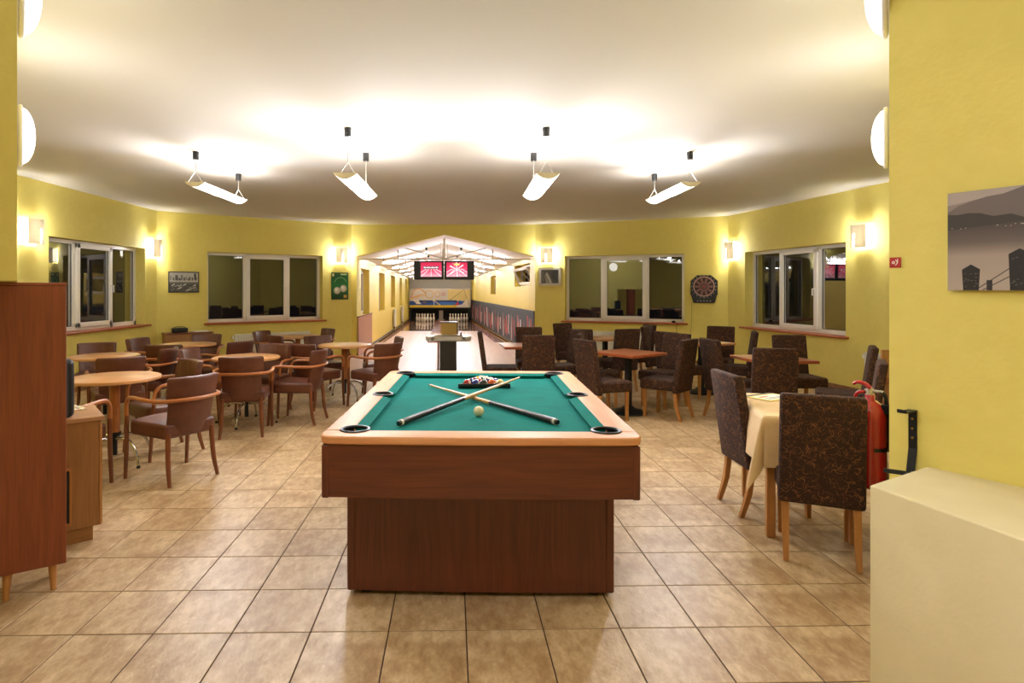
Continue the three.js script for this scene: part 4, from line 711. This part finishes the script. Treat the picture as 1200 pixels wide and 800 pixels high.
{
  const t = thing('fire_sign', 'small red square sign with a white fire hose symbol', 'sign', atB(0.024, 1.615), turnB);
  M('plate', box(0.042, 0.042, 0.003, 0, 0, 0.002), std({ color: 0xb01e1e, roughness: 0.4 }), t);
  flat(t, 'symbol', 0.04, 0.04, canvasTex(128, 128, (g) => { g.fillStyle = '#b3201f'; g.fillRect(0, 0, 128, 128); g.strokeStyle = '#f0e8e0'; g.lineWidth = 11; g.beginPath(); g.arc(52, 64, 36, -1.2, 1.3); g.stroke(); g.beginPath(); g.arc(44, 64, 14, 0, 6.3); g.stroke(); g.fillStyle = '#f0e8e0'; g.fillRect(88, 14, 10, 60); }), 0.0038);
}
{
  const t = thing('wall_bracket', 'empty black metal extinguisher bracket screwed to the yellow wall', 'bracket', atB(0.088, 0.885), turnB);
  M('strap', merge([box(0.03, 0.16, 0.004, 0, 0.05, 0.003), T(box(0.03, 0.10, 0.004), 0, -0.075, 0.013, -0.2)]), blackMetal, t);
  M('upper_hook', merge([rbox(0.034, 0.006, 0.09, 0.002, 0, 0.128, 0.045), rbox(0.034, 0.012, 0.006, 0.002, 0, 0.134, 0.088)]), blackMetal, t);
  M('lower_fork', merge([T(rbox(0.02, 0.018, 0.07, 0.003), 0.012, -0.122, 0.035), T(rbox(0.1, 0.018, 0.006, 0.002), -0.02, -0.118, 0.07, 0, 0.5), T(rbox(0.06, 0.018, 0.006, 0.002), 0.03, -0.125, 0.03, 0, -0.6)]), blackMetal, t);
  for (const y of [0.095, 0.055, 0.018]) M('screw', T(cyl(0.005, 0.005, 0.003, 10), 0, y, 0.006, Math.PI / 2), std({ color: 0x9a7a40, metalness: 0.8, roughness: 0.4 }), t);
}
{
  const red = phys({ color: 0xa80f12, roughness: 0.22, clearcoat: 0.6, clearcoatRoughness: 0.1 });
  const t = thing('fire_extinguisher', 'red fire extinguisher hanging on the yellow wall behind the patterned chair', 'fire extinguisher', [2.236, 0.415, -3.3], yawOf(-0.82, 0.57));
  M('cylinder', new THREE.LatheGeometry([[0, 0.004], [0.055, 0], [0.074, 0.012], [0.079, 0.03], [0.079, 0.39], [0.075, 0.425], [0.06, 0.455], [0.035, 0.474], [0.024, 0.482], [0.024, 0.51], [0, 0.51]].map(([a, b]) => new THREE.Vector2(a, b)), 36), red, t);
  M('valve', merge([cyl(0.017, 0.02, 0.035, 16, 0, 0.525, 0), T(cyl(0.009, 0.009, 0.09, 12), 0.02, 0.53, 0, 0, 0, Math.PI / 2)]), steel, t);
  M('lever', merge([limb([[-0.02, 0.525, 0.012], [-0.055, 0.515, 0.012], [-0.07, 0.49, 0.01]], 0.009, 8, 8), limb([[0.01, 0.545, 0.012], [-0.02, 0.568, 0.012], [-0.06, 0.572, 0.012], [-0.078, 0.56, 0.01]], [0.012, 0.012, 0.01, 0.008], 8, 10)]), red, t);
  M('hose', limb([[0.05, 0.53, 0.0], [0.068, 0.52, -0.005], [0.074, 0.47, -0.015], [0.07, 0.36, -0.05], [0.066, 0.2, -0.06]], 0.010, 8, 20), blackPlastic, t);
  M('hose_clip', new THREE.CylinderGeometry(0.081, 0.081, 0.02, 24, 1, true, 0.6, 1.6).translate(0, 0.22, 0), blackPlastic, t);
  const lg = new THREE.CylinderGeometry(0.0798, 0.0798, 0.22, 24, 1, true, -1.75, 1.0); lg.translate(0, 0.2, 0);
  M('label_sheet', lg, std({ map: canvasTex(256, 256, (g) => { g.fillStyle = '#a31416'; g.fillRect(0, 0, 256, 256); g.strokeStyle = '#e8d8cc'; g.lineWidth = 5; g.strokeRect(12, 12, 232, 232); g.fillStyle = '#e8d8cc'; for (let i = 0; i < 6; i++) g.fillRect(28, 34 + i * 16, 120 + rnd() * 70, 6); for (let i = 0; i < 3; i++) g.fillRect(28 + i * 70, 150, 50, 50); }), roughness: 0.35 }), t);
  M('wall_hook', box(0.03, 0.05, 0.03, 0.075, 0.44, 0), blackMetal, t);
}
{ // narrow wooden shelf unit glimpsed past the wall edge
  const t = thing('pine_shelf', 'narrow pale wooden panel standing by the radiator past the wall edge', 'shelf', [4.92, 0, -7.02], 0.1);
  M('upright', boxUV(rbox(0.16, 0.36, 0.03, 0.004, 0.05, 0.62, 0)), roundTop, t); M('shelf_board', boxUV(rbox(0.16, 0.05, 0.3, 0.004, 0.05, 0.44, 0.0), 'z'), bentWood, t); M('support', boxUV(rbox(0.04, 0.415, 0.28, 0.004, 0.1, 0.2075, 0)), oakLeg, t);
}

// ---------------------------------------------------------------- bowling alley things
const trussMat = std({ color: 0xd8d0c4, roughness: 0.5 });
for (let k = 0; k < 6; k++) {
  const z = -14.1 - k * 2.75, xl = alX(z), xr = arX(z), xm = rgX(z), ye = eaveY(z) - 0.02, yr = ridgeY(z) - 0.01, bar = (a, b, r = 0.016) => limb([[a[0], a[1], z], [b[0], b[1], z]], r * 1.15, 4, 0, true), at = (f) => [lerp(xl, xr, f), f < 0.5 ? lerp(ye, yr, f * 2) : lerp(yr, ye, f * 2 - 1)];
  const t = thing('roof_truss', ['thin pale steel roof truss just inside the alley opening, above the monitors', 'thin pale steel roof truss of the alley, second behind the opening', 'thin pale steel roof truss of the alley, third behind the opening', 'thin pale steel roof truss of the alley, fourth behind the opening', 'thin pale steel roof truss of the alley, fifth behind the opening', 'thin pale steel roof truss closest to the alley mural'][k], 'truss', [0, 0, 0], 0, 'alley roof trusses');
  M('bottom_chord', bar([xl, ye - 0.01], [xr, ye - 0.01]), trussMat, t); M('king_post', bar([xm, yr], [xm, ye], 0.02), trussMat, t);
  for (const f of [0.22, 0.78]) M('strut', bar(at(f), [at(f)[0], ye]), trussMat, t);
  for (const f of [0.26, 0.74]) M('diagonal', bar(at(f), [xm, ye]), trussMat, t);
}
for (let k = 0; k < 6; k++) for (const s of [-1, 1]) {
  const z = -15.5 - k * 2.6, xe = s < 0 ? alX(z) : arX(z), xm = rgX(z), f0 = 0.2, f1 = 0.82, P = (f) => [lerp(xm, xe, f), lerp(ridgeY(z), eaveY(z), f)], a = P(f0), b = P(f1), dx = b[0] - a[0], dy = b[1] - a[1], len = Math.hypot(dx, dy), ang = Math.atan2(dy, dx), mx = (a[0] + b[0]) / 2, my = (a[1] + b[1]) / 2 - 0.13;
  const t = thing('alley_lamp', 'white tube lamp under the alley roof, ' + (s < 0 ? 'window' : 'panel') + ' side, bay ' + ['one', 'two', 'three', 'four', 'five', 'six'][k], 'lamp', [mx, my, z], 0, 'alley tube lamps'); t.rotation.z = s < 0 ? ang + Math.PI : ang;
  M('diffuser', rbox(len, 0.05, 0.12, 0.02, 0, 0, 0), lampGlow, t);
  for (const q of [-1, 1]) M('mount', merge([cyl(0.03, 0.03, 0.06, 12, q * (len / 2 - 0.04), 0.10, 0), cyl(0.004, 0.004, 0.08, 6, q * (len / 2 - 0.04), 0.06, 0)]), blackPlastic, t);
  addRect(t, COOL, LIGHT.alleyUp, len, 0.1, [0, 0.03, 0], [0, 1, 0.0001]); addRect(t, COOL, LIGHT.alleyDown, len, 0.1, [0, -0.03, 0], [0, -1, 0.0001]);
}
// monitors under the truss
for (const i of [0, 1]) {
  const t = thing('monitor', ['hanging black monitor with a red screen and a white wordmark', 'hanging black monitor with a red and white burst on screen'][i], 'monitor', [-0.91 + i * 0.765, 2.0, -15.0], 0, 'score monitors');
  const w = 0.75, h = 0.47; M('casing', rbox(w, h, 0.1, 0.02), blackPlastic, t);
  const tex = canvasTex(512, 340, (g, W, H) => { const q = g.createLinearGradient(0, 0, 0, H); q.addColorStop(0, '#b0123c'); q.addColorStop(0.55, '#e0325c'); q.addColorStop(1, '#f0a0a8'); g.fillStyle = q; g.fillRect(0, 0, W, H);
    g.strokeStyle = '#f4d8d8'; g.lineWidth = 14; for (let k = 0; k < 5; k++) { g.beginPath(); g.moveTo(W * (0.5 + (k - 2) * 0.1), H * 0.45); g.quadraticCurveTo(W * (0.5 + (k - 2) * 0.3), H * 0.8, W * (0.5 + (k - 2) * 0.5), H); g.stroke(); }
    if (i === 0) { g.fillStyle = '#5a0820'; g.fillRect(60, 90, 390, 70); g.fillStyle = '#f0ecec'; for (let k = 0; k < 11; k++) g.fillRect(76 + k * 33, 104 + (k % 3) * 5, 22, 38 - (k % 3) * 7); g.fillStyle = '#2f6a3a'; g.fillRect(250, 200, 30, 16); }
    else { g.fillStyle = '#f2e6e2'; for (let k = 0; k < 12; k++) { g.save(); g.translate(W / 2, H * 0.5); g.rotate(k * 0.52); g.beginPath(); g.moveTo(0, -6); g.lineTo(190, -26); g.lineTo(190, 10); g.lineTo(0, 6); g.globalAlpha = k % 2 ? 0.9 : 0.35; g.fill(); g.restore(); } g.fillStyle = '#e6d060'; g.fillRect(190, 30, 130, 40); } });
  const sx = i ? -0.06 : 0.06; M('screen', new THREE.PlaneGeometry(0.52, 0.36).translate(sx, 0.02, 0.0515), std({ color: 0x000000, emissive: 0xffffff, emissiveMap: tex, emissiveIntensity: 0.85, roughness: 0.3 }), t);
  addRect(t, 0xff8090, 0.5, 0.5, 0.34, [sx, 0.02, 0.06], [0, 0, 1]);
  M('drop_pole', cyl(0.014, 0.014, 0.46, 10, i ? -0.3 : 0.3, 0.235 + 0.22, 0), trussMat, t);
}
// pins, pit, mask with mural
const pinGeo = toCreasedNormals(norm(new THREE.LatheGeometry([[0, 0], [0.026, 0], [0.036, 0.03], [0.058, 0.105], [0.06, 0.125], [0.054, 0.16], [0.034, 0.22], [0.024, 0.255], [0.024, 0.275], [0.031, 0.315], [0.032, 0.335], [0.024, 0.365], [0, 0.38]].map(([a, b]) => new THREE.Vector2(a, b)), 16)), 0.9);
const pinBand = new THREE.CylinderGeometry(0.0256, 0.0262, 0.014, 16, 1, true).translate(0, 0.262, 0);
const pinMat = phys({ color: 0xf6f2e8, roughness: 0.25, clearcoat: 0.4 }), redBand = std({ color: 0xb02020 });
for (const i of [0, 1]) { let n = 0; for (let r = 0; r < 4; r++) for (let k = 0; k <= r; k++) { n++; const p = thing('bowling_pin', 'white bowling pin of the triangle on the lane by the ' + (i ? 'printed panel' : 'tall windows') + ', ' + ['head row', 'second row', 'third row', 'back row'][r], 'bowling pin', [laneX(i, -28.6) + (k - r / 2) * 0.27, 0.005, -28.2 - r * 0.23], 0, 'bowling pins'); M('body', pinGeo, pinMat, p); M('neck_band', pinBand, redBand, p); } }
{
  const t = thing('pin_machine', 'black pin pit under a blue and yellow painted mask at the end of the lanes', 'pinsetter', [-1.245, 0, -29.5]);
  const black = std({ color: 0x08090c, roughness: 0.7 });
  M('pit_back', box(3.0, 0.75, 0.05, 0, 0.375, -0.45), black, t); M('pit_roof', box(3.0, 0.04, 0.5, 0, 0.62, -0.2), black, t);
  for (const x of [-1.45, 1.45]) M('pit_side', box(0.08, 0.66, 0.5, x, 0.33, -0.2), black, t);
  M('pit_lip', box(3.0, 0.1, 0.06, 0, 0.6, 0.06), black, t);
  M('divider', merge([rbox(0.2, 0.5, 0.14, 0.01, 0.06, 0.25, 0.08), box(0.3, 0.06, 0.2, 0.06, 0.05, 0.1)]), std({ color: 0x8a7e72, roughness: 0.5 }), t);
  M('mask_panel', box(3.0, 0.94, 0.03, 0, 1.12, 0.06), whiteWall, t);
  flat(t, 'mural_print', 2.99, 0.93, canvasTex(1024, 310, (g, w, h) => {
    g.fillStyle = '#d9d0c8'; g.fillRect(0, 0, w, h); g.fillStyle = '#e6cf8a'; g.fillRect(w * 0.63, h * 0.05, w * 0.37, h * 0.6);
    g.fillStyle = '#1c4f9e'; g.fillRect(0, h * 0.66, w * 0.93, h * 0.22); g.fillStyle = '#12306a'; g.fillRect(w * 0.16, h * 0.62, w * 0.22, h * 0.14); g.fillRect(w * 0.42, h * 0.62, w * 0.36, h * 0.12); g.fillStyle = '#2c6ac0'; g.fillRect(w * 0.48, h * 0.72, w * 0.28, h * 0.14);
    g.fillStyle = '#e8c21e'; g.fillRect(0, h * 0.88, w * 0.78, h * 0.12); g.fillStyle = '#e8e0d4'; g.fillRect(w * 0.78, h * 0.85, w * 0.22, h * 0.15); g.fillStyle = '#e9d9a0'; g.fillRect(w * 0.2, h * 0.58, w * 0.6, 8);
    g.strokeStyle = '#cf7f16'; g.lineWidth = 13; g.beginPath(); g.moveTo(w * 0.02, h * 0.62); g.bezierCurveTo(w * 0.05, -h * 0.15, w * 0.2, -h * 0.1, w * 0.27, h * 0.3); g.stroke(); g.lineWidth = 9; for (const [x, y, r] of [[0.33, 0.3, 62], [0.46, 0.3, 46], [0.56, 0.3, 24]]) { g.strokeStyle = r > 30 ? '#d8a03c' : '#c8403a'; g.beginPath(); g.arc(w * x, h * y, r, 0, 7); g.stroke(); }
    g.strokeStyle = '#e0a860'; for (let k = 0; k < 6; k++) { g.beginPath(); g.arc(w * (0.06 + 0.03 * k), h * 0.58, 40 + k * 9, 3.3, 5.6); g.stroke(); }
    g.fillStyle = '#f2ece4'; g.beginPath(); g.moveTo(w * 0.06, h * 0.62); g.lineTo(w * 0.14, h * 0.62); g.lineTo(w * 0.2, h * 0.82); g.lineTo(w * 0.12, h * 0.82); g.fill(); g.fillStyle = '#c23a2c'; g.fillRect(w * 0.1, h * 0.66, 14, 22); g.fillStyle = '#8a5a34'; g.fillRect(w * 0.22, h * 0.7, 60, 16);
    g.fillStyle = '#e0c89a'; g.beginPath(); g.moveTo(w * 0.41, h * 0.66); g.lineTo(w * 0.43, h * 0.66); g.lineTo(w * 0.52, h * 0.88); g.lineTo(w * 0.49, h * 0.88); g.fill(); g.fillStyle = '#dcd4c8'; g.fillRect(w * 0.4, h * 0.62, 12, h * 0.26);
    g.fillStyle = '#c4243a'; g.beginPath(); g.moveTo(w * 0.74, h * 0.86); g.lineTo(w * 0.8, h * 0.7); g.lineTo(w * 0.82, h * 0.88); g.fill(); g.fillStyle = '#1f55b0'; g.beginPath(); g.arc(w * 0.83, h * 0.7, 22, 0, 7); g.fill();
    g.strokeStyle = '#2a2824'; g.lineWidth = 5; g.beginPath(); g.moveTo(w * 0.66, h * 0.62); g.lineTo(w * 0.9, h * 0.05); g.lineTo(w * 0.985, h * 0.95); g.stroke(); g.fillStyle = '#efe4cc'; g.beginPath(); g.moveTo(w * 0.86, h * 0.85); g.lineTo(w * 0.95, h * 0.55); g.lineTo(w * 0.97, h * 0.85); g.fill();
  }), 0.0775, 0.45, 1.12);
}
// printed panel along the alley wall
{
  const t = thing('printed_panel', 'long black panel printed with red and white streaks along the alley wall', 'panel', awR.at(0, 0), awR.turn), L = 16.3;
  M('board', box(L, 0.93, 0.02, L / 2 + 0.25, 0.565, 0.012), std({ color: 0x17171a, roughness: 0.4 }), t);
  const tex = canvasTex(2048, 256, (g, w, h) => {
    g.fillStyle = '#1b1b1f'; g.fillRect(0, 0, w, h);
    for (let i = 0; i < 90; i++) { g.fillStyle = ['rgba(120,110,108,.3)', 'rgba(10,10,14,.7)', 'rgba(170,160,156,.22)'][i % 3]; g.fillRect(rnd() * w, h * (0.2 + rnd() * 0.5), 10 + rnd() * 30, h); }
    for (let i = 0; i < 34; i++) { const x = (i + rnd() * 0.6) * w / 34, top = h * (0.12 + rnd() * 0.35); g.strokeStyle = ['#c02a2c', '#d8473c', '#e6d8d2', '#8e1c22'][i % 4]; g.lineWidth = 8 + rnd() * 12; g.beginPath(); g.moveTo(x, top); g.bezierCurveTo(x + 12, h * 0.5, x - 20, h * 0.6, x + (i % 4 ? 6 : 60), h * (0.75 + rnd() * 0.25)); g.stroke(); if (i % 4 === 0) { g.beginPath(); g.moveTo(x + 110, top); g.quadraticCurveTo(x + 90, h * 0.7, x + 58, h * 0.85); g.stroke(); } }
    g.fillStyle = '#d8cec8'; for (let i = 0; i < 12; i++) { const x = (i + 0.3 + rnd() * 0.4) * w / 12; g.beginPath(); g.moveTo(x, h * 0.18); g.quadraticCurveTo(x + 9, h * 0.4, x + 16, h); g.lineTo(x - 8, h); g.quadraticCurveTo(x - 6, h * 0.4, x, h * 0.18); g.globalAlpha = 0.75; g.fill(); g.globalAlpha = 1; }
    g.fillStyle = '#26262a'; g.fillRect(0, 0, w, 16);
  });
  M('print', new THREE.PlaneGeometry(L, 0.92).translate(L / 2 + 0.25, 0.565, 0.0235), std({ map: tex, roughness: 0.7 }), t);
}
{ const t = thing('wood_panel', 'plain brown wooden panel on the alley wall below the tall slot window', 'panel', awL.at(0, 0), awL.turn); M('board', boxUV(rbox(2.3, 0.86, 0.03, 0.004, 1.19, 0.46, 0.02)), std({ map: rep(woodTex([190, 134, 100], [170, 114, 84], 251, 30, 0.5), 1), roughness: 0.45 }), t); M('top_trim', box(2.3, 0.02, 0.045, 1.19, 0.895, 0.024), std({ color: 0x8a5a44 }), t); }
for (const [k, s] of [8.3, 11.6].entries()) { const t = thing('alley_radiator', 'slim white upright radiator below the ' + ['third', 'fourth'][k] + ' slot window of the alley', 'radiator', awL.at(s, 0), awL.turn, 'alley radiators'); M('panel', rbox(0.5, 0.62, 0.06, 0.012, 0, 0.50, 0.06), radiatorMat, t); M('pipe', cyl(0.015, 0.015, 0.2, 10, 0.2, 0.12, 0.05), radiatorMat, t); M('valve', rbox(0.06, 0.06, 0.05, 0.01, -0.2, 0.16, 0.06), blackPlastic, t); }
// ball return
{
  const t = thing('ball_return', 'ball return with a white oval tray on a dark grey pedestal', 'ball return', [-0.315, 0, -11.3]);
  M('pedestal', rbox(0.31, 0.55, 0.3, 0.008, 0, 0.275, 0.1), std({ color: 0x3a3630, roughness: 0.45 }), t);
  M('side_panel', boxUV(box(0.02, 0.55, 0.34, -0.19, 0.275, 0.0)), bentWood, t);
  const oval = new THREE.Shape(); oval.moveTo(-0.36, -0.2); oval.lineTo(0.36, -0.2); oval.absarc(0.30, 0, 0.2, -Math.PI / 2, Math.PI / 2, false); oval.lineTo(-0.30, 0.2); oval.absarc(-0.30, 0, 0.2, Math.PI / 2, Math.PI * 1.5, false);
  const og = ext(oval, 0.05, 0.014, 3, 16); og.rotateX(-Math.PI / 2); og.scale(0.86, 1, 1); og.translate(0, 0.575, 0); M('tray', toCreasedNormals(norm(og), 0.6), std({ color: 0xf6f3ec, roughness: 0.3 }), t);
  const o2 = ext(oval, 0.02, 0.004, 2, 16); o2.rotateX(-Math.PI / 2); o2.scale(0.84, 1, 0.98); o2.translate(0, 0.553, 0); M('tray_underside', o2, std({ color: 0x6a655c, roughness: 0.5 }), t);
  for (const s of [-1, 1]) M('tray_well', rbox(0.26, 0.01, 0.26, 0.004, s * 0.145, 0.656, 0), std({ color: 0xcdb890, roughness: 0.4 }), t);
  M('hood', merge([rbox(0.31, 0.27, 0.3, 0.012, 0, 0.73, -0.42)]), std({ color: 0xcaa95c, roughness: 0.45 }), t); M('hood_edge', merge([box(0.34, 0.02, 0.3, 0, 0.875, -0.42), box(0.02, 0.27, 0.302, 0.165, 0.73, -0.42), box(0.24, 0.03, 0.1, 0.04, 0.6, -0.25)]), std({ color: 0x3a3630, roughness: 0.4 }), t);
  M('hood_pedestal', box(0.24, 0.6, 0.24, 0, 0.3, -0.42), std({ color: 0x3a3630, roughness: 0.5 }), t);
  M('hand_dryer', rbox(0.03, 0.05, 0.03, 0.006, 0.24, 0.685, 0.06), blackPlastic, t);
}
renderer.render(scene, camera);
